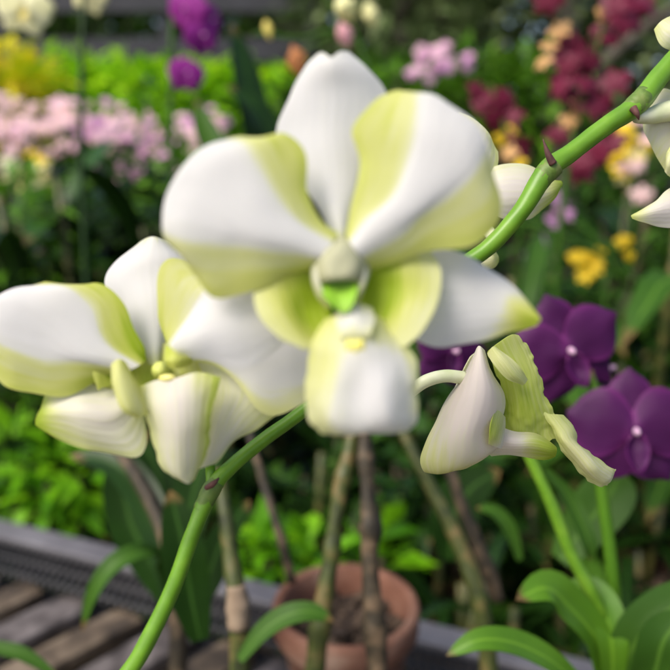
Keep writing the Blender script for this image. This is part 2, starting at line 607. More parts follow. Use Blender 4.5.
col_petal('petal', [
    [(346, 233), (349, 238), (352, 243), (355, 248), (359, 254), (363, 260), (370, 268)],
    [(351, 214), (363, 219), (372, 222), (382, 226), (391, 230), (402, 235), (412, 252)],
    [(359, 170), (387, 193), (400, 197), (412, 202), (420, 208), (425, 214), (440, 250)],
    [(353, 132), (402, 151), (420, 158), (436, 170), (446, 183), (454, 197), (474, 247)],
    [(373, 102), (407, 119), (430, 128), (450, 142), (464, 160), (473, 182), (493, 231)],
    [(388, 93), (411, 98), (434, 104), (457, 117), (473, 138), (483, 165), (496, 201)],
    [(398, 91), (415, 94), (438, 97), (462, 112), (478, 132), (486, 158), (490, 180)]],
    [5, 0, -3, -4, -3, 0, 6], [.66, .47, 0, -.05, -.05, .40, .62], D1, fl,
    rowoff=[3, 1, 0, -1, -1, 1, 3], rowpig=[.06, .0, .0, 0, 0, -.02, .0], seed=3)
petal('lateral_sepal', [
    [(372, 262, 11, .4), (372, 275, 10, .4), (372, 290, 10, .4), (372, 305, 10, .4), (372, 318, 11, .4)],
    [(405, 256, 11, .1), (405, 275, 9, .05), (406, 300, 8, .05), (408, 322, 9, .1), (412, 338, 11, .1)],
    [(437, 249, 12, .05), (437, 272, 9, 0), (438, 300, 8, 0), (438, 325, 9, 0), (440, 347, 12, .1)],
    [(466, 254, 12, .05), (466, 275, 9, 0), (468, 300, 8, 0), (470, 322, 9, 0), (472, 343, 12, .2)],
    [(494, 269, 12, .05), (495, 284, 9, 0), (497, 302, 8, .08), (500, 320, 9, .35), (503, 336, 12, .6)],
    [(517, 289, 11, .2), (518, 298, 9, .4), (519, 309, 8, .7), (521, 321, 9, .85), (523, 332, 11, .9)],
    [(538, 314, 9, .9), (539, 316, 8.5, .95), (540, 319, 8, .95), (538, 322, 8.5, .95), (536, 326, 9, .9)]], D1 + .0035, M_white, fl, seed=4, relief=.7)
petal('lateral_sepal', [
    [(313, 262, 11, .4), (313, 276, 10, .4), (313, 290, 10, .4), (313, 305, 10, .4), (314, 318, 11, .4)],
    [(272, 262, 12, .1), (273, 280, 9, .05), (276, 300, 8, .05), (281, 322, 9, .05), (285, 345, 12, .1)],
    [(236, 284, 12, .05), (240, 298, 9, 0), (246, 318, 8, 0), (252, 338, 9, 0), (257, 363, 12, .05)],
    [(209, 299, 12, .03), (214, 310, 9, 0), (222, 328, 8, 0), (230, 346, 9, 0), (236, 367, 12, .05)],
    [(190, 319, 12, .05), (194, 326, 10, 0), (200, 337, 9, 0), (206, 348, 10, 0), (211, 359, 12, .1)],
    [(173, 342, 11, .3), (174, 344, 10, .3), (176, 346, 10, .3), (179, 349, 10, .4), (182, 352, 11, .5)]], D1 + .0035, M_white, fl, seed=5, relief=.7)
lip = petal('lip', [
    [(322, 318, 5, .75), (338, 314, 2, .6), (354, 312, 1, .5), (370, 314, 2, .6), (388, 320, 5, .7)],
    [(314, 342, 1, .62), (334, 338, -3, .5), (356, 336, -5, .45), (378, 337, -3, .46), (404, 341, 1, .55)],
    [(313, 362, 0, .58), (333, 362, -6, .48), (357, 362, -7.5, .15), (383, 362, -6, .05), (413, 358, 0, .5)],
    [(307, 385, 0, .52), (331, 388, -8, .42), (359, 390, -8, .0), (388, 388, -9.5, 0), (416, 382, 0, .42)],
    [(305, 402, 1, .5), (329, 412, -8, .38), (360, 416, -8.5, .05), (390, 413, -9.5, 0), (416, 402, 1, .4)],
    [(308, 419, 1, .5), (334, 428, -5, .4), (362, 431, -7, .05), (391, 428, -6, 0), (415, 417, 1, .35)],
    [(320, 430, 2, .5), (342, 436, -1, .4), (364, 438, -2, .1), (386, 436, -1, .05), (405, 429, 2, .35)]], D1, M_white, fl, seed=6, frill=.0004, relief=.6)
petal('side_lobe', [
    [(272, 240, 11, .55), (286, 242, 11, .58), (297, 246, 10, .62), (308, 252, 9, .7)],
    [(256, 266, 8, .55), (276, 267, 4.5, .66), (298, 269, 6, .82), (322, 274, 8, .85)],
    [(253, 292, 4, .5), (274, 290, 4, .70), (300, 290, 6, .95), (328, 290, 8, 1.0)],
    [(259, 316, 1, .5), (281, 313, 2, .70), (304, 310, 6, 1.0), (330, 308, 7, 1.0)],
    [(279, 340, 0, .5), (296, 336, 1, .66), (314, 331, 4, .9), (336, 325, 6, .9)],
    [(306, 350, 0, .5), (315, 348, 1, .55), (326, 345, 2, .65), (340, 340, 4, .7)]], D1, M_white, lip, seed=7)
petal('side_lobe', [
    [(368, 251, 9, .7), (383, 246, 10, .62), (402, 242, 10, .55), (428, 243, 11, .5)],
    [(358, 272, 8, .85), (388, 268, 6, .95), (411, 265, 5, .68), (439, 264, 7, .45)],
    [(353, 290, 8, .9), (386, 290, 6, 1.05), (411, 290, 3.5, .78), (440, 286, 3, .45)],
    [(355, 308, 7, .9), (381, 311, 5, .98), (406, 311, 2, .66), (433, 309, 1, .45)],
    [(350, 325, 6, .8), (374, 331, 3, .74), (399, 334, 1, .55), (419, 332, 0, .48)],
    [(346, 340, 4, .7), (366, 344, 2, .6), (385, 346, 1, .52), (404, 344, 0, .48)]], D1, M_white, lip, seed=8)
px1 = D1 / F
petal('callus', [
    [(336, 308, 2, .5), (353, 304, 1, .42), (370, 308, 2, .5)],
    [(334, 322, -1, .36), (353, 319, -2.5, .26), (372, 322, -1, .36)],
    [(340, 334, -4, .45), (354, 332, -4, .38), (369, 334, -4, .45)],
    [(345, 344, -2, .5), (355, 345, -3, .5), (366, 344, -2, .5)]], D1, M_white, lip, nu=16, nv=18, seed=9)
m = MB()
for k in (-1, 0, 1):
    tube_mb(m, [at(355 + k * 6, 338, D1 - .0030), at(355 + k * 6, 347 - abs(k) * 2, D1 - .0038), at(355 + k * 9, 357 - abs(k) * 3, D1 - .0034)], [1.5 * px1, (4.6 - abs(k)) * px1, 1.2 * px1], seg=10)
m.build('callus_ridge', M_yellowspot, lip)
# column: a hooded body whose front opens on the green stigma
cm = petal('column', [
    [(322, 246, 5, .2), (330, 240, 4, .12), (341, 238, 3, .1), (353, 240, 4, .12), (361, 246, 5, .2)],
    [(316, 258, 4, .2), (326, 251, 0, .08), (341, 249, -2, .04), (356, 251, 0, .08), (367, 258, 4, .2)],
    [(315, 272, 3, .25), (326, 267, -2, .1), (341, 266, -2.8, .06), (357, 267, -2, .1), (368, 272, 3, .25)],
    [(318, 284, 2, .3), (329, 280, -2, .16), (341, 279, -2.8, .14), (354, 280, -2, .16), (364, 284, 2, .3)],
    [(323, 284, 4, .4), (332, 281, 1, .4), (341, 280, 0, .4), (351, 281, 1, .4), (359, 284, 4, .4)]], D1, M_cap2, fl, nu=30, nv=26, seed=10)
petal('stigma', [
    [(322, 276, 3, .7), (341, 276, 4, .6), (360, 276, 3, .7)],
    [(323, 288, -1, .5), (341, 289, .5, .4), (359, 288, -1, .5)],
    [(329, 300, -2.5, .5), (341, 302, -1.5, .3), (354, 300, -2.5, .5)],
    [(336, 310, -2.5, .3), (341, 312, -2, .2), (347, 310, -2.5, .3)]], D1, M_greenp, cm, nu=16, nv=16)
for k in (-1, 1):
    petal('column_wing', [
        [(341 + k * 22, 256, 4, .4), (341 + k * 24, 258, 3, .4), (341 + k * 26, 262, 4, .4)],
        [(341 + k * 22, 274, 2, .4), (341 + k * 25, 276, 0, .3), (341 + k * 28, 279, 2, .4)],
        [(341 + k * 18, 289, 1, .45), (341 + k * 20, 292, -1, .4), (341 + k * 23, 297, 2, .5)],
        [(341 + k * 11, 302, 1, .6), (341 + k * 12, 306, 0, .6), (341 + k * 13, 310, 1, .6)]], D1, M_white, cm, nu=10, nv=18, seed=50 + k)

px_tube('pedicel', [(341, 275, D1 + .010, 10), (350, 285, D1 + .030, 8), (362, 300, D1 + .053, 6), (375, 335, D1 + .077, 5)], M_pedicel, fl)

# ================================================================== LEFT FLOWER
D2 = .181
fl = thing('orchid_flower', 'white and lime orchid bloom lowest and cut by the frame edge, facing upward', 'orchid flower', at(163, 370, D2 + .006), 'white and lime orchid flowers')
col_petal('petal', [
    [(146, 362), (142, 364), (138, 366), (134, 368), (130, 370), (126, 373), (122, 376)],
    [(144, 346), (122, 350), (116, 354), (110, 359), (105, 364), (100, 369), (97, 380)],
    [(130, 315), (108, 330), (97, 340), (86, 350), (80, 357), (74, 364), (72, 394)],
    [(112, 290), (97, 304), (78, 312), (62, 328), (54, 345), (46, 365), (44, 395)],
    [(96, 279), (80, 289), (56, 294), (36, 310), (24, 335), (18, 357), (18, 391)],
    [(72, 284), (58, 285), (32, 288), (8, 302), (-6, 326), (-4, 350), (0, 381)],
    [(46, 282), (34, 285), (12, 290), (-14, 304), (-24, 322), (-22, 345), (-18, 362)]],
    [5, 0, -3, -4, -3, 0, 6], [.80, .52, 0, -.05, -.05, .44, .66], D2, fl,
    rowoff=[3, 1, 0, -1, -1, 1, 3], rowpig=[.2, .2, .06, 0, 0, -.02, -.05], seed=11)
col_petal('dorsal_sepal', [
    [(147, 366), (151, 366), (155, 366), (159, 366), (163, 366)],
    [(138, 340), (144, 340), (153, 340), (160, 338), (166, 334)],
    [(118, 306), (134, 306), (152, 304), (166, 300), (176, 294)],
    [(105, 284), (124, 280), (148, 277), (168, 274), (184, 272)],
    [(118, 262), (132, 260), (150, 257), (168, 256), (182, 258)],
    [(138, 243), (144, 240), (152, 238), (160, 240), (168, 245)]],
    [13, 10, 9, 10, 13], [.02, 0, 0, 0, 0], D2, fl, rowoff=[-4, -2, 0, 2, 3, 5], rowpig=[.5, .2, .02, 0, .05, .35], seed=12)
# upper-right petal: pale yellow fold behind, white broad blade
col_petal('petal', [
    [(166, 352), (168, 354), (170, 356), (172, 359), (174, 362), (175, 366)],
    [(160, 325), (172, 335), (186, 338), (196, 346), (203, 356), (208, 366)],
    [(157, 285), (184, 312), (204, 318), (222, 334), (234, 358), (236, 384)],
    [(168, 264), (196, 293), (222, 296), (252, 318), (270, 356), (266, 413)],
    [(186, 262), (206, 284), (234, 284), (274, 300), (302, 344), (302, 404)],
    [(198, 270), (214, 278), (244, 280), (286, 296), (318, 340), (320, 388)]],
    [6, 1, -2, -2, -1, 3], [.62, .40, 0, -.05, .02, .44], D2, fl, rowoff=[4, 3, 2, 2, 3, 4], rowpig=[.3, .12, 0, 0, 0, 0], seed=13)
petal('lateral_sepal', [
    [(150, 380, 8, .5), (148, 390, 7, .5), (146, 400, 7, .5), (144, 410, 8, .5)],
    [(106, 368, 11, .4), (112, 408, 2, .15), (118, 428, 2, .2), (140, 456, 4, .4)],
    [(74, 372, 11, .4), (80, 406, 1, .15), (84, 428, 1, .22), (98, 450, 4, .5)],
    [(52, 378, 11, .45), (57, 407, 3, .3), (58, 420, 3, .45), (64, 440, 5, .62)],
    [(43, 392, 9, .75), (42, 408, 5, .8), (41, 419, 5, .85), (42, 431, 6, .9)],
    [(41, 404, 8, .8), (38, 412, 7, .9), (36, 420, 7, .95), (36, 428, 7, .95)]], D2, M_cream, fl, seed=14)
petal('lateral_sepal', [
    [(190, 366, 8, .4), (215, 358, 7, .3), (245, 354, 7, .2), (272, 358, 8, .3)],
    [(204, 395, 8, .5), (228, 390, 6, .3), (256, 394, 6, .35), (286, 403, 8, .5)],
    [(208, 420, 8, .5), (222, 418, 6, .2), (242, 418, 6, .3), (263, 424, 8, .5)],
    [(203, 447, 9, .45), (212, 446, 7, .15), (224, 444, 7, .15), (236, 440, 9, .45)],
    [(196, 470, 9, .4), (201, 470, 8, .3), (208, 468, 8, .3), (215, 466, 9, .5)]], D2, M_cream, fl, seed=15)
lip = petal('lip', [
    [(140, 388, -4, .5), (157, 381, -3, .15), (177, 379, -3, .0), (197, 373, -3, .4), (220, 378, -2, .8)],
    [(141, 408, -3, .55), (157, 404, -7, .2), (177, 402, -8, .08), (196, 400, -6, .22), (217, 402, -1, .8)],
    [(147, 428, -2, .55), (160, 426, -7, .25), (178, 426, -9, .12), (197, 424, -6, .3), (213, 426, 0, .8)],
    [(154, 450, 0, .55), (165, 450, -5, .28), (179, 451, -7, .2), (194, 450, -4, .3), (206, 450, 1, .75)],
    [(164, 468, 1, .5), (172, 471, -2, .3), (181, 474, -3, .25), (191, 473, -1, .3), (198, 468, 2, .55)],
    [(178, 480, 3, .5), (183, 482, 1, .4), (189, 484, 0, .3), (192, 483, 1, .4), (195, 480, 3, .5)]], D2, M_cream, fl, seed=16, frill=.0004, relief=.6)
petal('side_lobe', [
    [(93, 358, 2, .7), (104, 352, 3, .75), (116, 354, 5, .8), (130, 362, 7, .8)],
    [(92, 374, 0, .72), (104, 372, 2, .85), (118, 374, 5, .9), (134, 376, 8, .8)],
    [(96, 392, 0, .75), (108, 388, 2, .85), (120, 386, 4, .85), (138, 386, 6, .7)]], D2, M_white, lip, seed=17)
petal('side_lobe', [
    [(112, 362, -6, .6), (120, 358, -6, .6), (126, 362, -4, .7), (130, 372, -1, .8)],
    [(110, 384, -8, .6), (120, 382, -8, .55), (132, 384, -6, .6), (142, 388, -3, .7)],
    [(120, 408, -8, .65), (128, 406, -8, .55), (138, 406, -6, .5), (146, 406, -3, .6)],
    [(136, 418, -5, .7), (140, 417, -5, .6), (145, 416, -4, .6), (150, 414, -2, .6)]], D2, M_white, lip, seed=18)
px2 = D2 / F
petal('lip_base', [
    [(96, 344, 8, .7), (140, 344, 9, .6), (180, 344, 9, .6), (206, 352, 8, .6)],
    [(88, 374, 7, .75), (140, 374, 6, .85), (180, 372, 7, .7), (214, 372, 8, .6)],
    [(92, 400, 8, .6), (142, 404, 5, .7), (180, 402, 6, .5), (214, 398, 8, .5)]], D2, M_white, lip, nu=16, nv=16, seed=20)
blob('callus_ridge', at(168, 378, D2 - .001), (9 * px2, 8 * px2, 4 * px2), M_yellowspot, lip)
cm = blob('column', at(161, 370, D2 + .004), (9 * px2, 14 * px2, 9 * px2), M_lime_col, fl)
petal('stigma', [
    [(164, 350, 3, .9), (174, 346, 2, .9), (186, 350, 3, .9)],
    [(166, 360, -1, .8), (176, 358, -2, .7), (190, 356, 1, .8)],
    [(170, 368, 0, .7), (178, 368, -1, .7), (190, 362, 2, .7)]], D2, M_white, cm, nu=12, nv=12, seed=19)
px_tube('pedicel', [(170, 385, D2 + .010, 10), (196, 420, D2 + .024, 8), (207, 450, D2 + .029, 6), (210, 468, D2 + .031, 5), (211, 483, D2 + .030, 5)], M_stem, fl)

# ================================================================== RIGHT HALF-OPEN FLOWER
D3 = .228
fl = thing('orchid_flower', 'white orchid bud half open and seen side on, hanging below the large bloom', 'orchid flower', at(480, 370, D3 + .004), 'white and lime orchid flowers')
petal('hood_sepal', [
    [(484, 350, 4, .3), (481, 347, 0, .2), (479, 346, 0, .15), (477, 348, 1, .15), (475, 351, 4, .2)],
    [(492, 370, 4, .35), (486, 366, -4, .08), (478, 366, -5, .0), (471, 368, -2, .02), (464, 374, 5, .1)],
    [(503, 393, 4, .3), (492, 392, -7, .02), (477, 392, -9, -.02), (462, 392, -5, .0), (448, 396, 6, .15)],
    [(503, 416, 3, .25), (490, 416, -8, .02), (472, 416, -11, -.02), (452, 416, -6, .05), (436, 421, 6, .28)],
    [(494, 428, 1, .38), (484, 434, -8, .08), (466, 437, -11, .05), (443, 438, -6, .18), (426, 442, 6, .4)],
    [(501, 443, 1, .1), (486, 452, -6, .1), (464, 456, -9, .15), (440, 458, -5, .34), (421, 460, 5, .5)],
    [(486, 457, 2, .2), (474, 463, -3, .25), (458, 468, -5, .35), (440, 472, -2, .45), (424, 472, 5, .5)],
    [(470, 464, 6, .3), (462, 468, 4, .35), (450, 471, 4, .45), (438, 474, 5, .5), (430, 474, 7, .5)]], D3, M_bud, fl, seed=21, nu=44, nv=50, wob=.0003)
petal('hood_fold', [
    [(494, 410, -5, .5), (500, 412, -3, .5), (505, 418, 0, .4)],
    [(490, 424, -9, .75), (498, 426, -7, .65), (505, 430, -3, .3)],
    [(489, 436, -10, .8), (496, 438, -9, .6), (504, 443, -5, .15)],
    [(488, 446, -9, .5), (494, 448, -8, .3), (501, 450, -5, .1)]], D3, M_bud, fl, nu=16, nv=18, seed=27)
# the far side of the hood, closing it into a cup
petal('lateral_sepal', [
    [(480, 352, 5, .3), (476, 352, 8, .3), (470, 356, 6, .3)],
    [(498, 392, 5, .3), (475, 394, 16, .3), (450, 398, 7, .3)],
    [(498, 430, 5, .3), (470, 432, 18, .3), (430, 438, 7, .35)],
    [(484, 456, 4, .3), (458, 462, 12, .4), (426, 466, 6, .5)]], D3, M_bud, fl, seed=22)
petal('petal', [
    [(486, 352, 6, .75), (498, 343, 4, .7), (512, 335, 4, .62), (520, 337, 5, .55)],
    [(493, 366, 8, .75), (506, 360, 5, .72), (520, 354, 5, .66), (533, 351, 6, .6)],
    [(500, 385, 9, .78), (514, 380, 5, .75), (528, 374, 5, .72), (536, 366, 6, .62)],
    [(503, 405, 9, .8), (518, 403, 4, .78), (534, 400, 4, .76), (547, 394, 6, .66)],
    [(504, 420, 9, .78), (520, 420, 5, .76), (538, 419, 5, .74), (555, 414, 6, .66)],
    [(505, 437, 9, .7), (522, 440, 7, .7), (540, 441, 7, .68), (558, 438, 7, .6)]], D3, M_bud, fl, seed=23, frill=.0010, wob=.0005)
petal('petal', [
    [(489, 352, 0, .4), (493, 347, -1, .5), (497, 346, 0, .5)],
    [(494, 366, -3, .45), (503, 360, -4, .4), (510, 358, -2, .4)],
    [(505, 378, -3, .5), (513, 374, -4, .45), (519, 370, -2, .45)],
    [(522, 386, -1, .5), (524, 384, -1, .45), (526, 381, 0, .45)]], D3, M_bud, fl, seed=24)
petal('lateral_sepal', [
    [(482, 424, 5, .3), (482, 436, 2, .2), (484, 447, 2, .2), (488, 458, 5, .3)],
    [(502, 427, 4, .2), (502, 437, 1, .05), (503, 447, 1, .05), (504, 457, 4, .2)],
    [(518, 431, 4, .2), (518, 439, 0, .08), (518, 448, 0, .1), (518, 458, 4, .25)],
    [(536, 433, 4, .5), (536, 440, 0, .6), (537, 449, 0, .65), (537, 458, 4, .7)],
    [(549, 439, 4, .7), (550, 445, 1, .85), (551, 451, 1, .85), (551, 458, 4, .9)],
    [(558, 447, 4, .8), (559, 449, 3, .9), (559, 453, 3, .9), (558, 457, 4, .9)]], D3, M_bud, fl, seed=25)
lip = petal('lip', [
    [(538, 408, 7, .65), (548, 414, 5, .6), (556, 415, 5, .6), (562, 416, 7, .6)],
    [(550, 426, 4, .6), (559, 430, 1, .5), (568, 429, 2, .5), (578, 431, 5, .5)],
    [(556, 440, 3, .55), (564, 440, -1, .45), (573, 440, 0, .45), (580, 444, 5, .5)],
    [(572, 461, 2, .5), (578, 457, -2, .4), (585, 453, -2, .4), (589, 450, 3, .5)],
    [(586, 476, 3, .5), (590, 470, -2, .35), (597, 465, -2, .35), (603, 460, 3, .5)],
    [(600, 486, 5, .45), (603, 481, 2, .35), (608, 475, 2, .3), (613, 468, 5, .45)],
    [(608, 487, 7, .4), (610, 483, 6, .35), (613, 477, 6, .3), (615, 470, 7, .4)]], D3, M_bud, fl, seed=26, frill=.0006)
px_tube('pedicel', [(402, 400, D3 + .004, 5.5), (412, 391, D3 + .002, 6), (426, 381, D3, 6.5), (445, 376, D3, 6.5), (464, 378, D3 + .002, 7)], M_pedicel, fl)

# ================================================================== FLOWER BEHIND
D4 = .243
fl = thing('orchid_flower', 'pale orchid bloom turned away behind the largest bloom, sepal showing by the stem spike', 'orchid flower', at(478, 200, D4), 'white and lime orchid flowers')
petal('lateral_sepal', [
    [(484, 172, 3, .3), (484, 184, 1, .15), (484, 198, 1, .15), (486, 212, 3, .25)],
    [(502, 166, 2, .35), (503, 182, -1, .08), (505, 200, -1, .08), (508, 222, 3, .25)],
    [(522, 165, 2, .35), (524, 182, -1, .05), (527, 200, -1, .08), (531, 219, 3, .35)],
    [(540, 171, 3, .4), (543, 182, 1, .2), (546, 194, 1, .35), (548, 205, 4, .7)],
    [(553, 177, 4, .6), (556, 182, 3, .6), (558, 188, 3, .7), (559, 194, 5, .85)],
    [(563, 180, 6, .9), (565, 182, 6, .9), (565, 185, 6, .95), (563, 187, 6, .95)]], D4, M_cream, fl, seed=31)
petal('petal', [
    [(440, 170, 3, .3), (452, 180, 2, .3), (464, 190, 2, .3), (474, 200, 4, .3)],
    [(444, 138, 2, .3), (462, 150, 0, .2), (478, 166, 0, .2), (488, 184, 3, .4)],
    [(452, 118, 2, .45), (470, 128, 0, .2), (486, 146, 0, .2), (496, 168, 3, .5)],
    [(460, 114, 4, .5), (474, 119, 2, .4), (488, 132, 2, .4), (497, 152, 4, .5)]], D4, M_cream, fl, seed=32)
petal('petal', [
    [(476, 250, 3, .5), (480, 262, 2, .4), (484, 272, 3, .5)],
    [(488, 246, 2, .5), (492, 258, 0, .4), (494, 270, 2, .5)],
    [(496, 250, 3, .6), (498, 258, 2, .6), (498, 264, 3, .7)]], D4, M_cream, fl, seed=33)
cm = blob('column', at(470, 215, D4 + .004), (.006, .006, .007), M_cap, fl)
px_tube('pedicel', [(476, 214, D4 + .003, 6), (486, 228, D4 - .002, 6), (494, 238, D4 - .008, 6)], M_pedicel, fl)

# ================================================================== EDGE FLOWER (right frame edge)
D5 = .238
fl = thing('orchid_flower', 'cream orchid bloom at the tip of the green flower stem, mostly cut off', 'orchid flower', at(690, 120, D5), 'white and lime orchid flowers')
petal('dorsal_sepal', [
    [(690, 56, 3, .4), (700, 50, 2, .4), (712, 44, 3, .4)],
    [(664, 46, 1, .4), (676, 34, -1, .2), (690, 26, 1, .3)],
    [(655, 28, 2, .55), (662, 21, 1, .4), (674, 14, 2, .4)]], D5, M_cream, fl, seed=41)
petal('petal', [
    [(690, 100, 2, .4), (690, 116, 0, .3), (694, 130, 2, .4)],
    [(664, 88, 1, .35), (668, 116, -2, .15), (688, 150, 2, .3)],
    [(652, 101, 1, .4), (654, 124, -2, .15), (676, 164, 1, .3)],
    [(645, 118, 2, .45), (647, 138, 0, .3), (666, 174, 2, .45)]], D5 + .004, M_cream, fl, seed=42)
petal('lateral_sepal', [
    [(700, 180, 2, .2), (700, 200, 0, .1), (700, 226, 2, .2)],
    [(672, 188, 1, .25), (674, 206, -1, .0), (676, 228, 2, .15)],
    [(653, 202, 1, .3), (655, 211, -1, .05), (656, 227, 2, .2)],
    [(640, 211, 1, .5), (640, 215, 0, .4), (641, 222, 1, .4)],
    [(631, 215, 1, .7), (631, 216, 1, .7), (632, 218, 1, .7)]], D5, M_cream, fl, seed=43)
lip = petal('lip', [
    [(690, 120, 0, .5), (692, 130, -3, .4), (700, 140, 0, .5)],
    [(668, 150, -2, .5), (672, 160, -5, .3), (690, 170, -1, .5)],
    [(664, 168, -1, .6), (667, 174, -3, .4), (684, 184, 0, .5)]], D5, M_cream, fl, seed=44)
blob('column', at(694, 118, D5 - .002), (.005, .006, .006), M_cap, fl)
px_tube('pedicel', [(636, 117, D5 - .004, 6), (650, 116, D5 - .002, 8), (664, 112, D5, 10), (690, 108, D5, 11)], M_pedicel, fl)

# ================================================================== FLOWER STEM of the white spray
st = thing('flower_stem', 'thick bright green flower stem crossing behind the white orchid blooms', 'flower stem', at(118, 690, .204))
px_tube('stalk', [(-60, 1500, .26, 10), (0, 1050, .22, 10), (48, 855, .206, 10), (84, 760, .204, 9.2), (115, 692, .203, 8.8), (140, 655, .204, 8.5), (172, 590, .207, 8.2), (194, 530, .209, 7.9), (212, 488, .211, 8.8), (232, 466, .213, 7.4), (266, 438, .216, 7), (304, 410, .220, 6.8),
                  (352, 366, .226, 7), (405, 318, .230, 7.5), (455, 272, .231, 8), (490, 246, .231, 8.5), (522, 210, .230, 9), (546, 172, .230, 10.5), (572, 152, .231, 9.3), (606, 126, .232, 9.3), (637, 105, .233, 10.5),
                  (660, 76, .235, 10), (690, 42, .237, 9.5)], M_stem, st, seg=20, res=8, wob=.05)
px_tube('sheath', [(537, 186, .2300, 9.4), (543, 177, .2300, 10.6), (549, 170, .2300, 11.3), (555, 165, .2300, 10.6)], M_nodegreen, st, seg=20, wob=.06)
px_tube('sheath', [(201, 510, .210, 8.3), (207, 498, .2105, 9.1), (213, 487, .211, 9.3), (218, 481, .2112, 8.2)], M_nodegreen, st, seg=20, wob=.06)
px_tube('sheath', [(626, 113, .2327, 9.7), (634, 107, .233, 10.9), (641, 100, .2333, 11), (646, 94, .2336, 10.1)], M_nodegreen, st, seg=20, wob=.06)
px_tube('bract', [(553, 164, .2265, 4), (548, 154, .2258, 3.0), (543, 139, .2256, .4)], M_bract, st)
px_tube('bract', [(206, 488, .2065, 2.5), (213, 484, .2055, 3), (219, 478, .2065, .8)], M_bract, st)
px_tube('bract', [(633, 108, .2288, 4), (637, 114, .228, 2.6), (639, 120, .2285, .4)], M_bract, st)


# ================================================================== generic smaller orchids
def tepal_local(L, W, ang, y0=0.0, curl=.15, cup=.12, prof=(.35, 1.0), mat=None, nu=9, nv=11, seed=0, tip=1.15):
    m = MB()
    vs, pg, uv = [], [], []
    ca, sa = math.cos(ang), math.sin(ang)
    for i in range(nv):
        t = i / (nv - 1)
        wd = W * (math.sin(math.pi * min(1, (t * .90 + .08)) ** tip) ** .7) if t < 1 else W * .12
        for j in range(nu):
            s = -1 + 2 * j / (nu - 1)
            x = s * wd
            z = t * L - .06 * L * abs(s) ** 2 * t
            y = y0 + curl * t * t * L + cup * s * s * W + .05 * noise.noise(Vector((s * 1.5 + seed, t * 3, seed)))
            vs.append((x * ca + z * sa, y, -x * sa + z * ca))
            pg.append(.15 + .55 * abs(s) ** 3 + .2 * noise.noise(Vector((s, t * 2, seed))) + (.3 if t < .15 else 0))
            uv.append((j / (nu - 1), t))
    fs = [(i * nu + j, i * nu + j + 1, (i + 1) * nu + j + 1, (i + 1) * nu + j) for i in range(nv - 1) for j in range(nu - 1)]
    m.add(vs, fs, pg, uv)
    return m


def orchid(name, label, cat, loc, size, rot, mat, lipmat, colmat, group=None, pw=.62, seed=0):
    """open orchid built around its own centre, facing local -Y, half-span 1, scaled to size"""
    o = thing(name, label, cat, loc, group, rot, size)
    tepal_local(1.0, .37, 0, .10, .12, .12, seed=seed).build('dorsal_sepal', mat, o, .012, local=True)
    for k in (1, -1):
        tepal_local(1.02, pw, k * R(72), 0, .10, .14, seed=seed + k).build('petal', mat, o, .012, local=True)
        tepal_local(.95, .38, k * R(143), .10, .12, .12, seed=seed + 3 * k).build('lateral_sepal', mat, o, .012, local=True)
    lp = tepal_local(.58, .18, R(180), -.14, -.16, -.35, seed=seed + 9, tip=.9).build('lip', mat if lipmat is None else lipmat, o, .012, local=True)
    m = MB()
    blob_mb(m, Vector((0, -.16, .04)), (.05, .13, .065), axes=(Vector((1, 0, 0)), Vector((0, 1, 0)), Vector((0, 0, 1))), nu=10, nv=8)
    m.build('column', colmat, o, local=True)
    return o


def face(rz=0, tilt=0, roll=0):
    return (R(tilt), R(roll), R(rz))


def reuse(proto, label, loc, size, rot, group=None):
    c = copy_tree(proto)
    c.location = loc
    c.rotation_euler = rot
    c.scale = (size,) * 3
    tag(c, label, None, group)
    return c


GP = 'purple orchid flowers beside the half open bud'
pa = orchid('purple_orchid_flower', 'dark purple orchid bloom just above another, right of the half open bud', 'orchid flower', at(569, 352, .40), .034, face(4, -8, -20), M_purple, None, M_palelip, GP, .50, 1)
orchid('purple_orchid_flower', 'lowest dark purple orchid bloom, its petals cut by the frame', 'orchid flower', at(634, 433, .385), .035, face(-8, -14, -3), M_purple, None, M_palelip, GP, .56, 17)
reuse(pa, 'dark purple orchid bloom peeking between the big bloom and white bud', at(452, 352, .45), .026, face(20, -10, 20), GP)
reuse(pa, 'dark purple orchid bloom turned down behind two larger purple blooms', at(607, 372, .43), .022, face(60, -35, 20), GP)

# ------------------------------------------------------------------ stems and leaves lower right
pl = thing('orchid_plant', 'broad leaved green orchid at the corner under the purple blooms', 'orchid plant', at(612, 720, .39))
px_tube('flower_spike', [(618, 640, .40, 7), (611, 560, .40, 6.5), (603, 500, .40, 6), (597, 450, .40, 5), (600, 410, .40, 4), (590, 370, .405, 3)], LEAFS['bright'], pl)
px_tube('cane', [(612, 640, .385, 7), (592, 594, .38, 6.8), (572, 556, .38, 6.3), (552, 506, .38, 6), (533, 464, .38, 5.5), (520, 436, .38, 5), (510, 410, .382, 3)], M_stem, pl, wob=.1)
px_leaf('leaf', [(607, 690, .38), (596, 640, .375), (566, 604, .37), (545, 588, .365), (516, 600, .36)], 20, LEAFS['bright'], pl, seed=1, fold=.35)
px_leaf('leaf', [(612, 700, .38), (612, 650, .375), (606, 615, .38), (590, 590, .39), (566, 584, .395)], 17, LEAFS['bright'], pl, seed=2, fold=.3)
px_leaf('leaf', [(600, 710, .36), (560, 668, .35), (520, 645, .345), (480, 640, .34), (446, 656, .34)], 13, LEAFS['bright'], pl, seed=3, fold=.3)
px_leaf('leaf', [(612, 700, .38), (626, 660, .375), (650, 625, .37), (690, 600, .37), (730, 600, .37)], 24, LEAFS['mid'], pl, seed=4, fold=.2)
px_leaf('leaf', [(630, 720, .36), (652, 680, .355), (664, 640, .35), (690, 610, .35)], 24, LEAFS['mid'], pl, seed=6, fold=.2)
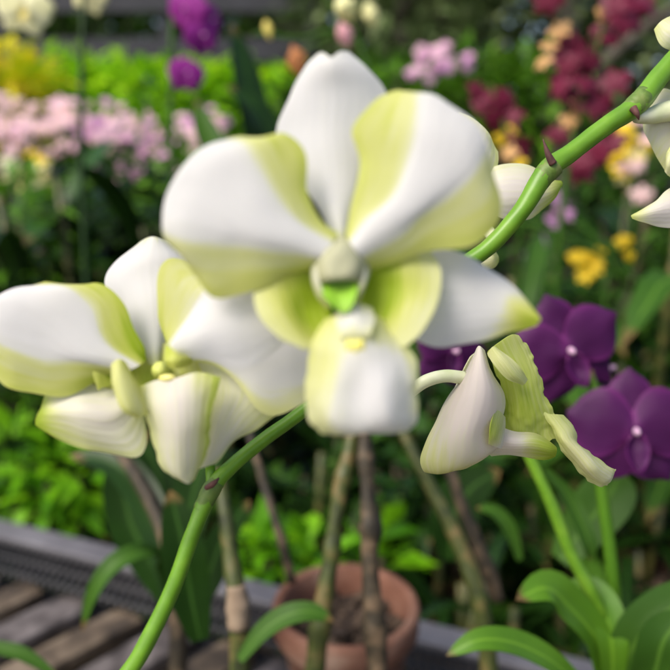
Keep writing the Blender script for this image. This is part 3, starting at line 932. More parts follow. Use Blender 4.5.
px_leaf('leaf', [(560, 560, .46), (590, 520, .46), (612, 490, .46), (620, 470, .46)], 26, LEAFS['mid'], pl, seed=5, fold=.2)
px_leaf('leaf', [(545, 470, .43), (570, 500, .43), (588, 540, .42), (590, 560, .42)], 9, LEAFS['mid'], pl, seed=7, fold=.3)

# ------------------------------------------------------------------ bench with pot
ZB = .825
rail_a, rail_b = onz(-60, 512, ZB), onz(560, 664, ZB)
bn = thing('plant_bench', 'weathered slatted bench with grey edge rail carrying the clay pot', 'bench', Vector((0, .55, 0)))
rd = (rail_b - rail_a).normalized()
rn = Vector((-rd.y, rd.x, 0))          # outward, away from the camera
if rn.y < 0:
    rn = -rn
bar('edge_rail', rail_a - rd * .8, rail_b + rd * .8, .030, .035, M_metal, bn)
bar('edge_rail', rail_a - rd * .8 - rn * .75, rail_b + rd * .8 - rn * .75, .030, .035, M_metal, bn)
# slats run the way the photo shows them, on bearers under the rail
sd = (onz(150, 575, ZB) - onz(0, 648, ZB)).normalized()
sn = Vector((sd.y, -sd.x, 0))
k = 0
c0 = onz(0, 625, ZB)
for i in range(-13, 14):
    p = c0 + sn * i * .058
    # clip to the two rails
    def hit(off):
        q0 = rail_a - rn * off
        # p + sd*t on line (x-q0).rn = 0
        return (q0 - p).dot(rn) / sd.dot(rn)
    t1, t0 = hit(.062), hit(.73)
    a_, b_ = p + sd * t0, p + sd * t1
    if min(a_.x, b_.x) > 1.2 or max(a_.x, b_.x) < -1.2:
        continue
    zz = Vector((0, 0, -.012))
    bar('slat', a_ + zz, b_ + zz, .034 if i % 2 else .040, .014, M_slat if i % 2 == 0 else M_tan, bn, .0015)
for off in (.07, .56):
    bar('bearer', rail_a - rd * .7 - rn * off + Vector((0, 0, -.027)), rail_b + rd * .7 - rn * off + Vector((0, 0, -.027)), .04, .03, M_dark, bn)
# dark wire mesh strip along the rail
m = MB()
for i in range(180):
    p = rail_a - rd * .5 + rd * i * .009 - rn * .018 + Vector((0, 0, -.006))
    tube_mb(m, [p, p - rn * .052 + rd * .012], [.0024] * 2, seg=6, res=1)
for i in range(3):
    p = rail_a - rd * .5 - rn * (.02 + i * .022) + Vector((0, 0, -.004))
    tube_mb(m, [p, p + rd * 1.62], [.0018] * 2, seg=6, res=1)
m.build('wire_mesh', M_dark, bn)
for p in (rail_a - rd * .3, rail_b + rd * .3, rail_a - rd * .3 - rn * .75, rail_b + rd * .3 - rn * .75):
    m = MB()
    box_mb(m, Vector((p.x, p.y, (ZB - .035) / 2)), (rd, rn, Vector((0, 0, 1))), (.012, .012, (ZB - .035) / 2))
    m.build('leg', M_metal, bn, smooth=False)

# gravel floor under the bench
m = MB()
q = [rail_a - rd * 1.5 + rn * .15, rail_b + rd * 1.5 + rn * .15, rail_b + rd * 1.5 - rn * 2.5, rail_a - rd * 1.5 - rn * 2.5]
m.add([(p.x, p.y, .004) for p in q], [(0, 3, 2, 1)])
tag(m.build('gravel_path', M_gravel, None, smooth=False), 'tan gravel path below the bench', None, None, 'structure')


def lathe_mb(m, c, prof, seg=56, wob=0.0):
    vs, fs = [], []
    n = len(prof)
    for (r, z) in prof:
        for j in range(seg):
            a = 2 * math.pi * j / seg
            k = 1 + wob * noise.noise(Vector((math.cos(a) * 2, math.sin(a) * 2, z * 30)))
            vs.append(c + Vector((r * k * math.cos(a), r * k * math.sin(a), z)))
    for i in range(n - 1):
        for j in range(seg):
            j2 = (j + 1) % seg
            fs.append((i * seg + j, i * seg + j2, (i + 1) * seg + j2, (i + 1) * seg + j))
    m.add(vs, fs)


def clay_pot(loc, rr, h, label):
    o = thing('terracotta_pot', label, 'flower pot', loc, 'terracotta pots')
    m = MB()
    k = rr
    lathe_mb(m, loc, [(.0, .003), (k * .62, .003), (k * .66, 0), (k * .88, h - k * .42), (k * .90, h - k * .40), (k * .97, h - k * .40), (k * 1.0, h - k * .36), (k * 1.01, h - k * .05),
                      (k * .98, h), (k * .90, h), (k * .865, h - k * .04), (k * .84, h - k * .3), (k * .80, h - k * .5)], wob=.012)
    m.build('pot_wall', M_clay, o)
    m = MB()
    for i in range(150):
        a, r_ = random.random() * 6.283, k * .82 * math.sqrt(random.random())
        p = loc + Vector((r_ * math.cos(a), r_ * math.sin(a), h - k * (.42 + .12 * random.random())))
        ax = Euler((random.random() * 3, random.random() * 3, random.random() * 6)).to_matrix()
        s = k * (.06 + .10 * random.random())
        box_mb(m, p, (ax.col[0], ax.col[1], ax.col[2]), (s, s * .7, s * .4))
    lathe_mb(m, loc, [(0, h - k * .5), (k * .82, h - k * .5)], seg=24)
    m.build('potting_bark', M_bark, o, smooth=False)
    return o


rimc = at(346, 602, .534)
clay_pot(Vector((rimc.x, rimc.y, ZB)), 73 * .534 / F, rimc.z - ZB, 'round clay pot filled with bark chips, standing on the bench')

# canes nearer than the pot
pl = thing('orchid_plant', 'tall brown jointed orchid canes in front of the clay pot', 'orchid plant', Vector((at(345, 720, .45).x, at(345, 720, .45).y, ZB)))
px_tube('cane', [(312, 700, .44, 11), (317, 650, .44, 10), (320, 628, .44, 12), (323, 606, .44, 10), (329, 570, .442, 8), (332, 548, .444, 9.5), (335, 526, .445, 7.5), (340, 494, .447, 8), (343, 478, .449, 9.5), (347, 462, .45, 7.5), (353, 430, .455, 7), (358, 390, .46, 6)], M_cane, pl, wob=.12, seed=2)
px_tube('cane', [(378, 700, .43, 11), (377, 660, .43, 10.5), (375, 632, .43, 12.5), (373, 606, .43, 10), (370, 562, .433, 8.5), (370, 544, .434, 9), (371, 527, .435, 12), (369, 508, .437, 8.5), (367, 480, .44, 7.5), (366, 462, .442, 9), (365, 440, .445, 7), (364, 400, .45, 6.5)], M_canebrown, pl, wob=.14, seed=5)
px_tube('cane', [(240, 700, .42, 11), (240, 650, .42, 10.5), (238, 606, .42, 11), (235, 585, .42, 10), (230, 550, .425, 8), (225, 510, .43, 7), (218, 470, .44, 6)], M_cane, pl, wob=.14, seed=8)
px_tube('sheath', [(239, 628, .417, 10.5), (238, 608, .417, 11.8), (236, 585, .417, 9.5)], M_sheath, pl, wob=.15)
px_tube('cane', [(292, 582, .52, 5), (284, 550, .52, 4.5), (272, 510, .53, 4.3), (262, 478, .54, 4), (250, 435, .55, 3.5), (242, 400, .56, 2.5)], M_canebrown, pl, wob=.2)
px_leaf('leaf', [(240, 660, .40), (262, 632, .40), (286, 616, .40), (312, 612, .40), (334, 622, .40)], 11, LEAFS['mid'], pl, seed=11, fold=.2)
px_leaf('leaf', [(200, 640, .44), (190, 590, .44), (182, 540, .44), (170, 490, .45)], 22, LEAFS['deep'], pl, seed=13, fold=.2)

pl = thing('orchid_plant', 'green cane with a dry brown twin rising right of the clay pot', 'orchid plant', Vector((at(490, 690, .50).x, at(490, 690, .50).y, ZB)))
px_tube('cane', [(492, 700, .48, 9), (486, 640, .48, 9), (478, 596, .48, 9), (464, 556, .485, 8.5), (448, 520, .49, 7.5), (432, 490, .495, 7), (414, 455, .50, 6), (396, 415, .51, 5), (385, 380, .52, 3)], M_cane, pl, wob=.12, seed=3)
px_tube('cane', [(497, 600, .52, 7), (488, 570, .52, 8), (474, 535, .525, 7), (460, 500, .53, 6), (448, 460, .535, 5), (440, 420, .54, 3)], M_canebrown, pl, wob=.15, seed=6)
px_leaf('leaf', [(520, 560, .50), (510, 530, .50), (495, 512, .50), (476, 508, .50)], 8, LEAFS['mid'], pl, seed=15, fold=.2)
px_leaf('leaf', [(450, 560, .6), (452, 520, .6), (470, 490, .6), (500, 470, .6)], 24, LEAFS['deep'], pl, seed=16, fold=.2)

pl = thing('orchid_plant', 'arching strap leaved orchid left of the thick green flower stem', 'orchid plant', Vector((at(165, 660, .5).x, at(165, 660, .5).y, ZB)))
px_leaf('leaf', [(172, 600, .50), (160, 558, .48), (140, 552, .46), (112, 566, .45), (92, 596, .45), (82, 632, .46)], 10, LEAFS['mid'], pl, seed=21, fold=.25)
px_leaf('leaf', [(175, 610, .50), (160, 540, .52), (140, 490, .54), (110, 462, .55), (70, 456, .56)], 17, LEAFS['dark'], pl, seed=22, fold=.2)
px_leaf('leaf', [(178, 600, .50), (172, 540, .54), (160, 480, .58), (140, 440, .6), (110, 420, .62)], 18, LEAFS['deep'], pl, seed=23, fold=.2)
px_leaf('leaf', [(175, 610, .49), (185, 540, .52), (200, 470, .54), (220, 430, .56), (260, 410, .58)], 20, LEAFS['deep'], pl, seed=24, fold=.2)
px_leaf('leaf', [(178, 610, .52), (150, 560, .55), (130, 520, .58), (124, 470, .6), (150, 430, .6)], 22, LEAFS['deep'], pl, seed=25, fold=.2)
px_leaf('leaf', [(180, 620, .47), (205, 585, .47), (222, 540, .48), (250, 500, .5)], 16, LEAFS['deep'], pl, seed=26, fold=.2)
px_tube('cane', [(178, 680, .5, 9), (178, 620, .5, 9), (172, 560, .51, 8), (150, 500, .53, 7), (106, 430, .56, 5)], M_canebrown, pl, wob=.12, seed=4)
px_leaf('leaf', [(-40, 640, .42), (0, 648, .42), (25, 655, .42), (60, 678, .42)], 7, LEAFS['mid'], pl, seed=27, fold=.2)

# ================================================================== plant generators (background)
Z = Vector((0, 0, 1))


def ground_of(p):
    return Vector((p.x, p.y, 0))


def cane_plant_local(h, ncane, leafL, leafW, seed, spread=.10, elev=55, nl=9):
    """returns (list of cane MBs, leaf MB) in local coordinates, rising from the origin"""
    rnd = random.Random(seed)
    canes, lm = [], MB()
    for c in range(ncane):
        a = rnd.random() * 6.283
        lean = spread * (.5 + rnd.random())
        hh = h * (.75 + .3 * rnd.random())
        pts = [Vector((math.cos(a) * .04, math.sin(a) * .04, 0)), Vector((math.cos(a) * (.04 + lean * .4), math.sin(a) * (.04 + lean * .4), hh * .5)), Vector((math.cos(a) * (.04 + lean), math.sin(a) * (.04 + lean), hh))]
        m = MB()
        tube_mb(m, pts, [.009, .008, .005], seg=8, res=4, wob=.1, seed=c)
        canes.append(m)
        A = cr1([tuple(p) for p in pts], 20)
        for k in range(nl):
            t = .28 + .72 * (k + rnd.random() * .5) / nl
            base = Vector(A[min(19, int(t * 19))])
            az = a + (math.pi / 2 if k % 2 else -math.pi / 2) + rnd.uniform(-.9, .9)
            L = leafL * rnd.uniform(.65, 1.1)
            el = R(elev + rnd.uniform(-25, 20))
            d = Vector((math.cos(az), math.sin(az), 0))
            p1 = base + d * L * .4 * math.cos(el) + Z * L * .4 * math.sin(el)
            p2 = base + d * L * .75 * math.cos(el * .75) + Z * L * .62 * math.sin(el)
            p3 = base + d * L * (1.0 * math.cos(el * .55)) + Z * L * .55 * math.sin(el) * rnd.uniform(.6, 1.2)
            strap_mb(lm, [base, p1, p2, p3], leafW * rnd.uniform(.75, 1.15), n=9, cols=3, fold=.25, seed=seed + k)
    return canes, lm


PROTO = {}


def cane_plant(key, loc, label, group, rz=0.0, sc=1.0, **kw):
    mat = kw.pop('mat', 'dark')
    if key not in PROTO:
        o = thing('orchid_plant', label, 'orchid plant', loc, group)
        cs, lm = cane_plant_local(**kw)
        for c in cs:
            c.build('cane', M_cane, o, local=True)
        lm.build('leaves', LEAFS[mat], o, local=True)
        PROTO[key] = (o, kids(o))
    else:
        p, ch = PROTO[key]
        o = copy_tree(p, None, ch)
        o.location = loc
        tag(o, label, None, group)
    o.rotation_euler = (0, 0, rz)
    o.scale = (sc,) * 3
    return o


def shrub_local(rx, ry, rz, n, leaf, seed, up=.5, aspect=.42):
    rnd = random.Random(seed)
    m = MB()
    for i in range(n):
        while True:
            p = Vector((rnd.uniform(-1, 1), rnd.uniform(-1, 1), rnd.uniform(-1, 1)))
            r = p.length
            if r < 1 and rnd.random() < .15 + r ** 2:
                break
        lump = 1 + .28 * noise.noise(p.normalized() * 2.2 + Vector((seed, 0, 0)))
        q = Vector((p.x * rx, p.y * ry, p.z * rz)) * lump
        d = Vector((p.x + rnd.uniform(-.7, .7), p.y + rnd.uniform(-.7, .7), p.z * .4 + rnd.uniform(-.4, .6))).normalized()
        s = d.cross(Vector((rnd.uniform(-up, up), rnd.uniform(-up, up), 1))).normalized()
        nn = s.cross(d)
        L = leaf * rnd.uniform(.6, 1.25)
        W_ = L * aspect * .5
        a = q
        tip = q + d * L - Z * L * .25 * rnd.random()
        mid = q + d * L * .5 + nn * L * .06
        m.add([a, mid - s * W_ + nn * W_ * .3, mid, mid + s * W_ + nn * W_ * .3, tip], [(0, 2, 1), (0, 3, 2), (1, 2, 4), (2, 3, 4)])
    return m


def shrub(name, label, cat, c, r, n, leaf, mat, seed, group=None, stem_mat=None, stems=3, part='foliage'):
    """c: centre of the foliage; stems run to the ground"""
    base = ground_of(c)
    o = thing(name, label, cat, base, group)
    m = shrub_local(*r, n, leaf, seed)
    m.v = [(x, y, z + c.z) for x, y, z in m.v]
    m.build(part, LEAFS[mat], o, local=True)
    rnd = random.Random(seed)
    for k in range(stems):
        a = rnd.random() * 6.28
        e = Vector((math.cos(a) * r[0] * .35, math.sin(a) * r[1] * .35, c.z))
        m = MB()
        tube_mb(m, [Vector((math.cos(a) * .02, math.sin(a) * .02, 0)), e * .5, e], [.012, .010, .006], seg=7, res=3)
        m.build('stem', stem_mat or M_canebrown, o, local=True)
    return o


def blossom_mb(m, c, s, rnd, facing=None):
    """one five-petalled floret, centre c, half span s"""
    f = (facing or Vector((rnd.uniform(-.7, .7), -1, rnd.uniform(-.1, .9)))).normalized()
    x = f.cross(Z).normalized()
    z = x.cross(f).normalized()
    if z.z < 0:
        z = -z
    a0 = rnd.uniform(-.2, .2)
    for k, (an, L, W_) in enumerate(((0, 1, .25), (1.25, 1.05, .38), (-1.25, 1.05, .38), (2.5, .95, .25), (-2.5, .95, .25), (math.pi, .6, .28))):
        an += a0
        u = z * math.cos(an) + x * math.sin(an)
        v = u.cross(f).normalized()
        L *= s
        W_ *= s
        pts, pg = [], []
        for t, wd, dp in ((.04, .25, 0), (.35, .85, .06), (.7, 1, .0), (1, .35, -.12)):
            for sg in (-1, 0, 1):
                pts.append(c + u * t * L + v * sg * wd * W_ + f * (dp * s + (.05 * s if sg == 0 else 0) + (.12 * s if k == 5 else 0)))
                pg.append(.3 + .4 * abs(sg) + rnd.uniform(-.15, .15) + (.3 if t < .1 else 0))
        fs = [(3 * i + j, 3 * i + j + 1, 3 * i + j + 4, 3 * i + j + 3) for i in range(3) for j in range(2)]
        m.add(pts, fs, pg, [(j / 2, i / 3) for i in range(4) for j in range(3)])


BL = {}


def add_blossoms(o, spots, mats, seed):
    """each blossom a child mesh of plant o; spots: (world point, half span)"""
    rnd = random.Random(seed)
    root = o.location
    for p, s in spots:
        mt = rnd.choice(mats)
        key = (mt.name, rnd.randrange(5))
        if key not in BL:
            m = MB()
            blossom_mb(m, Vector((0, 0, 0)), 1.0, random.Random(hash(key[1]) + 3))
            me = m.mesh('blossom')
            me.materials.append(mt)
            BL[key] = me
        b = bpy.data.objects.new('blossom', BL[key])
        COL.objects.link(b)
        b.parent = o
        b.location = Vector(p) - root
        b.scale = (s,) * 3
        b.rotation_euler = (rnd.uniform(-.5, .3), rnd.uniform(-.4, .4), rnd.uniform(-.9, .9))


def spray(label, cat, pp, spots, mats, seed, group=None, stem_r=.003, name='orchid_spray', mat=None, leaves=True, leafmat='mid'):
    """orchid plant seen as a flower spike: pp = spike points (px,py,d) from the bottom up, spots = (px,py,d,half span px)"""
    base = ground_of(at(*pp[0]))
    o = thing(name, label, cat, base, group)
    P = [base, base + (at(*pp[0]) - base) * .5] + [at(*p) for p in pp]
    tube('flower_spike', P, [stem_r * 1.6, stem_r * 1.5] + [stem_r * (1.3 - .7 * i / len(pp)) for i in range(len(pp))], mat or LEAFS[leafmat], o, seg=8)
    if leaves:
        m = MB()
        rnd = random.Random(seed)
        for k in range(9):
            az = rnd.random() * 6.28
            d = Vector((math.cos(az), math.sin(az), 0))
            b0 = base + Z * rnd.uniform(.2, max(.35, P[2].z * .8))
            L = rnd.uniform(.15, .28)
            strap_mb(m, [b0, b0 + d * L * .35 + Z * L * .35, b0 + d * L * .7 + Z * L * .5, b0 + d * L + Z * L * .4], .022, n=9, cols=3, seed=k)
        m.build('leaves', LEAFS[leafmat], o)
    add_blossoms(o, [(at(x, y, d), r * d / F) for x, y, d, r in spots], mats, seed)
    return o


# ------------------------------------------------------------------ fence and far hedge
fx0, fx1, fy = -4.2, -.15, 6.3
fc = thing('board_fence', 'dark wide board fence far behind the pink orchids', 'fence', Vector((-2, fy, 0)))


def zat(py, y):
    """height seen at photograph row py on the vertical plane y metres away"""
    v = at(335, py, 1) - CAM
    return CAM.z + v.z * (y / v.y)


for z0, z1 in ((zat(61, fy), zat(38, fy)), (zat(12, fy), zat(-40, fy)), (zat(150, fy), zat(95, fy)), (.1, .8)):
    m = MB()
    box_mb(m, Vector(((fx0 + fx1) / 2, fy, (z0 + z1) / 2)), (Vector((1, 0, 0)), Vector((0, 1, 0)), Z), ((fx1 - fx0) / 2, .015, (z1 - z0) / 2))
    m.build('board', M_fence, fc, smooth=False)
for x in (-4.1, -2.75, -1.4, -.2):
    m = MB()
    box_mb(m, Vector((x, fy + .06, 1.45)), (Vector((1, 0, 0)), Vector((0, 1, 0)), Z), (.04, .04, 1.45))
    m.build('post', M_fence, fc, smooth=False)

shrub('hedge', 'green hedge showing through the gap in the dark fence', 'hedge', Vector((-2.4, 7.4, 1.5)), (3.2, .6, 1.9), 5200, .24, 'mid', 51, None, M_trunk, 5)


m = MB()
rt = random.Random(77)
for i in range(9):
    c = Vector((-10 + 2.5 * i, 11.5 + rt.uniform(-.6, .6), 2.6))
    q = shrub_local(2.0, 1.3, 3.2 + rt.uniform(-.3, .6), 4200, .42, 200 + i)
    m.add([Vector(p) + c for p in q.v], q.f)
tag(m.build('treeline', LEAFS['tree'], None), 'dim green wood closing the view behind everything', 'trees', None, 'stuff')


def tree(label, x, y, h, cr, n, leaf, mat, seed, trunk_r=.09, lean=0.0):
    o = thing('tree', label, 'tree', Vector((x, y, 0)), 'trees behind the nursery')
    m = MB()
    rnd = random.Random(seed)
    top = Vector((x + lean, y, h * .75))
    tube_mb(m, [Vector((x, y, 0)), Vector((x + lean * .3, y, h * .35)), top], [trunk_r, trunk_r * .8, trunk_r * .35], seg=12, res=6, wob=.2, seed=seed)
    for k in range(5):
        a = rnd.random() * 6.28
        b = Vector((x + lean * .5, y, h * (.35 + .08 * k)))
        e = b + Vector((math.cos(a) * cr * .7, math.sin(a) * cr * .7, cr * .5))
        tube_mb(m, [b, (b + e) / 2 + Z * .1, e], [trunk_r * .5, trunk_r * .35, trunk_r * .15], seg=8, res=4, wob=.15, seed=k)
    m.build('trunk', M_trunk, o)
    m = MB()
    for k in range(7):
        a = rnd.random() * 6.28
        c = Vector((x + lean + math.cos(a) * cr * .55 * rnd.random(), y + math.sin(a) * cr * .5 * rnd.random(), h * rnd.uniform(.35, .95)))
        s = shrub_local(cr * rnd.uniform(.45, .7), cr * rnd.uniform(.45, .7), cr * rnd.uniform(.35, .6), n // 7, leaf, seed * 10 + k)
        m.add([Vector(p) + c for p in s.v], s.f)
    m.build('crown', LEAFS[mat], o)
    return o


tree('slim grey trunked tree beyond the pink flower ball', .55, 6.4, 4.6, 1.5, 2600, .17, 'tree', 61, .11)
tree('leafy tree behind the maroon orchid spray, with a wide grey trunk', 1.9, 6.0, 4.8, 1.6, 2600, .17, 'tree', 62, .12, -.2)
tree('tallest dense tree at the far right corner', 3.7, 6.8, 5.2, 1.9, 2600, .19, 'tree', 63, .14)
tree('dark tree farthest away, filling the gap between two grey trunks', 1.2, 8.6, 5.4, 2.2, 2600, .22, 'tree', 64, .14)
tree('tree overhanging the far end of the dark fence', -.9, 8.8, 5.2, 2.0, 2400, .22, 'tree', 65, .12)
tree('tree rising behind the dark fence and hedge', -4.2, 9.2, 5.0, 2.2, 2400, .22, 'tree', 66, .12)

# ------------------------------------------------------------------ lime shrub row
GL = 'lime shrubs in a row before the fence'
lime = [(-14, 92, 'yellow'), (38, 92, 'lime'), (92, 84, 'lime'), (142, 88, 'lime'), (196, 92, 'lime'), (246, 90, 'lime'), (298, 104, 'lime'), (352, 96, 'bright')]
lab = ['yellow leaved shrub at the end of the lime row under the fence', 'lime green shrub next to the yellow leaved one, before the fence', 'tallest lime shrub behind the dusty pink orchids',
       'lime shrub left of the magenta orchid spike', 'lime shrub straight behind the magenta orchid spike', 'lime shrub behind the two dark upright leaves',
       'lime shrub behind the peach bud', 'green shrub closing the lime row, behind the big bloom top petal']
for i, (x, y, mt) in enumerate(lime):
    d = 4.0 + .15 * (i % 3)
    c = at(x, y + 22, d)
    shrub('lime_shrub', lab[i], 'shrub', c, (.24, .24, .26), 420, .13, mt, 70 + i, GL)
for i, (x, y, mt, l) in enumerate([(6, 78, 'yellow', 'yellow croton poking up among the lime shrubs'), (300, 118, 'mid', 'mid green shrub low behind the big bloom'), (470, 88, 'bright', 'bright green shrub right of the pink flower ball'),
                                   (530, 90, 'bright', 'bright green shrub left of the maroon spray'), (400, 92, 'bright', 'bright green shrub left of the pink flower ball')]):
    shrub('shrub', l, 'shrub', at(x, y + 18, 3.7), (.24, .22, .24), 380, .13, mt, 90 + i, 'shrubs before the trees')

# ------------------------------------------------------------------ pink orchid field
rnd = random.Random(5)
pink = [(-8, 128, 'salmon orchid spray at the outer end of the pink bed'), (28, 126, 'salmon orchid spray above the pale yellow blooms'), (66, 124, 'dusty salmon orchid spray next to the dark thin stem'),
        (100, 118, 'pink orchid spray topmost in the pink bed'), (118, 158, 'pink orchid spray low in the middle of the pink bed'), (150, 146, 'pink orchid spray left of the magenta spike stem'),
        (180, 150, 'pink orchid spray crossed by the magenta spike stem'), (204, 138, 'pink orchid spray closing the bed beside the big bloom')]
for i, (x, y, l) in enumerate(pink):
    d = 2.2 + .12 * (i % 3)
    spots = []
    for k in range(34):
        spots.append((x + rnd.gauss(0, 17), y + rnd.gauss(0, 16), d + rnd.uniform(-.12, .12), rnd.uniform(4.5, 8.5)))
    spray(l, 'orchid plant', [(x + 4, y + 40, d), (x + 2, y + 15, d), (x, y - 22, d)], spots, [M_salmon, M_pink, M_salmon] if i < 3 else [M_pink, M_orchidpink, M_pink, M_salmon], 100 + i, 'pink orchid sprays in the far bed')
spots = [(25 + rnd.gauss(0, 16), 170 + rnd.gauss(0, 13), 1.9 + rnd.uniform(-.1, .1), rnd.uniform(7, 10)) for k in range(20)]
spray('pale yellow orchid spray below the salmon orchids', 'orchid plant', [(30, 215, 1.9), (26, 185, 1.9), (24, 150, 1.9)], spots, [M_paleyellow, M_creamfar, M_yellow], 120)
spots = [(437 + rnd.gauss(0, 15), 64 + rnd.gauss(0, 11) - 0, 2.6 + rnd.uniform(-.05, .05), rnd.uniform(6, 9)) for k in range(26)]
spray('lavender pink flower ball above the big bloom', 'orchid plant', [(425, 130, 2.6), (430, 100, 2.6), (437, 60, 2.6)], spots, [M_orchidpink, M_pink], 121)

# ------------------------------------------------------------------ magenta spike and thin dark stem, cream orchid
sp = thing('magenta_orchid_spike', 'thin green stem bearing magenta orchids behind the big bloom', 'flower stem', ground_of(at(172, 400, 1.15)))
px_tube('stalk', [(178, 420, 1.15, 3.5), (174, 250, 1.12, 3.2), (172, 170, 1.10, 3), (171, 90, 1.10, 3), (173, 0, 1.10, 2.6), (176, -50, 1.10, 2)], LEAFS['mid'], sp, seg=8)
GM = 'magenta orchid flowers on the thin stem'
ma = orchid('magenta_orchid_flower', 'magenta orchid bloom hanging lowest on the thin stem', 'orchid flower', at(187, 74, 1.08), .030, face(25, -10, 8), M_magenta, None, M_palelip, GM, .62, 31)
reuse(ma, 'magenta orchid bloom second from the bottom of the thin stem', at(203, 36, 1.09), .031, face(35, 0, -20), GM)
reuse(ma, 'pale edged magenta orchid bloom at the top of the thin stem', at(186, 10, 1.08), .034, face(-15, 5, 15), GM)
reuse(ma, 'magenta orchid bloom leaning over the dark fence gap', at(212, 20, 1.12), .026, face(60, 10, 30), GM)

sp = thing('orchid_spike', 'thin dark upright stem among the salmon orchids', 'flower stem', ground_of(at(84, 300, 1.0)))
px_tube('stalk', [(88, 330, 1.0, 3.2), (84, 230, 1.0, 3), (81, 150, 1.0, 3), (82, 60, 1.0, 2.8), (84, -20, 1.0, 2.5)], LEAFS['dark'], sp, seg=8)
cr_ = orchid('cream_orchid_flower', 'cream orchid bloom over the fence, near the corner', 'orchid flower', at(24, 8, 1.0), .040, face(15, -10, 10), M_creamfar, M_paleyellow, M_paleyellow, 'cream orchid flowers at the top', .6, 41)
reuse(cr_, 'cream orchid bloom at the top of the thin dark stem', at(88, -8, 1.02), .032, face(-20, -10, 170), 'cream orchid flowers at the top')
sp = thing('bud_spike', 'arching twig with a peach bud and pale buds above the big bloom', 'flower stem', ground_of(at(318, 300, 1.0)))
px_tube('stalk', [(330, 330, 1.0, 3), (345, 200, 1.0, 3), (372, 110, 1.0, 3), (362, 50, 1.0, 2.5), (346, 22, 1.0, 2.2), (318, -10, 1.0, 2)], LEAFS['mid'], sp, seg=8)
px_tube('twig', [(352, 32, 1.0, 2.2), (325, 32, 1.0, 2.2), (300, 38, 1.0, 2.2), (262, 34, 1.0, 2), (250, 36, 1.0, 1.5)], LEAFS['mid'], sp, seg=8)
for (x, y, rx, ry, mt) in ((298, 62, 11, 15, M_orange), (345, 35, 9, 12, M_salmon), (346, 9, 13, 12, M_creamfar), (371, 14, 9, 11, M_creamfar), (268, 30, 5, 9, M_paleyellow)):
    px_tube('bud', [(x - rx * .5, y - ry * 1.1, 1.0, .8), (x - rx * .2, y - ry * .4, 1.0, rx * .75), (x + rx * .1, y + ry * .3, 1.0, rx * .8), (x + rx * .5, y + ry * 1.1, 1.0, .8)], mt, sp, wob=.35, seed=x)
px_tube('twig', [(340, 33, 1.0, 1.5), (312, 45, 1.0, 1.5), (299, 58, 1.0, 1.5)], LEAFS['mid'], sp, seg=6)

pl = thing('strap_leaf_plant', 'two broad dark upright leaves left of the big bloom', 'plant', ground_of(at(262, 260, .95)))
px_leaf('leaf', [(262, 240, .95), (258, 150, .95), (246, 80, .95), (232, 24, .96)], 17, LEAFS['dark'], pl, up=Vector((.6, -.8, 0)), seed=31)
px_leaf('leaf', [(270, 240, .96), (274, 160, .95), (256, 110, .93), (226, 86, .92)], 15, LEAFS['dark'], pl, seed=32)
px_leaf('leaf', [(262, 240, .97), (240, 200, 1.0), (210, 140, 1.02), (196, 100, 1.04)], 14, LEAFS['mid'], pl, seed=33)

# ------------------------------------------------------------------ maroon spray on the right
mar = [(567, 48), (608, 36), (591, 66), (588, 88), (561, 84), (612, 84), (596, 110), (563, 136), (601, 150), (612, 142), (582, 174), (588, 163), (618, 6), (644, 2), (548, 3), (628, 20), (572, 66), (575, 98)]
sp = spray('maroon and apricot orchid spray, tall and dense by the bare stem spike', 'orchid plant', [(560, 240, .92), (566, 180, .92), (585, 90, .92), (605, 20, .92), (612, -30, .92)],
           [(x + rnd.uniform(-5, 5), y + rnd.uniform(-5, 5), .92 + rnd.uniform(-.03, .03), rnd.uniform(12, 18)) for x, y in mar for _ in (0, 1, 2)], [M_maroon], 130)
add_blossoms(sp, [(at(x, y, .91), r * .91 / F) for x, y, r in ((560, 30, 12), (543, 62, 11), (605, 14, 10), (577, 108, 11), (569, 121, 10), (549, 46, 10))], [M_orange], 131)
sp = spray('smaller maroon and yellow orchid spray left of the tall maroon one', 'orchid plant', [(520, 240, 1.0), (515, 180, 1.0), (505, 130, 1.0), (490, 85, 1.0)],
           [(478, 92, 1.0, 13), (505, 98, 1.0, 13), (498, 122, 1.0, 14), (521, 146, 1.0, 12), (500, 108, 1.0, 14), (483, 106, 1.0, 12), (512, 116, 1.0, 13), (506, 136, 1.0, 13), (522, 156, 1.0, 12), (490, 98, 1.0, 13)], [M_maroon], 132)
add_blossoms(sp, [(at(x, y, .99), r / F) for x, y, r in ((514, 130, 9), (501, 140, 9), (509, 153, 10), (518, 164, 9))], [M_orange, M_yellow], 133)
sp = spray('lavender orchid spray low behind the bare stem spike', 'orchid plant', [(545, 300, 1.1), (552, 250, 1.1), (560, 200, 1.1)], [(560, 202, 1.1, 13), (556, 222, 1.1, 12), (545, 240, 1.1, 9), (566, 214, 1.1, 10)], [M_orchidpink], 134)
spots = [(632 + rnd.gauss(0, 15), 152 + rnd.gauss(0, 20), 1.35 + rnd.uniform(-.05, .05), rnd.uniform(9, 13)) for k in range(22)]
spray('pale yellow orchid spray behind the green stem, next to the maroon one', 'orchid plant', [(630, 260, 1.35), (632, 200, 1.35), (634, 120, 1.35)], spots, [M_paleyellow, M_yellow, M_salmon, M_yellow], 135)
spots = [(588 + rnd.gauss(0, 8), 258 + rnd.gauss(0, 9), 1.12, rnd.uniform(8, 11)) for k in range(9)] + [(628 + rnd.gauss(0, 5), 248 + rnd.gauss(0, 6), 1.12, rnd.uniform(6, 8)) for k in range(4)]
spray('golden yellow orchids above the purple blooms', 'orchid plant', [(604, 330, 1.13), (602, 290, 1.13), (600, 262, 1.13)], spots, [M_yellow], 136)

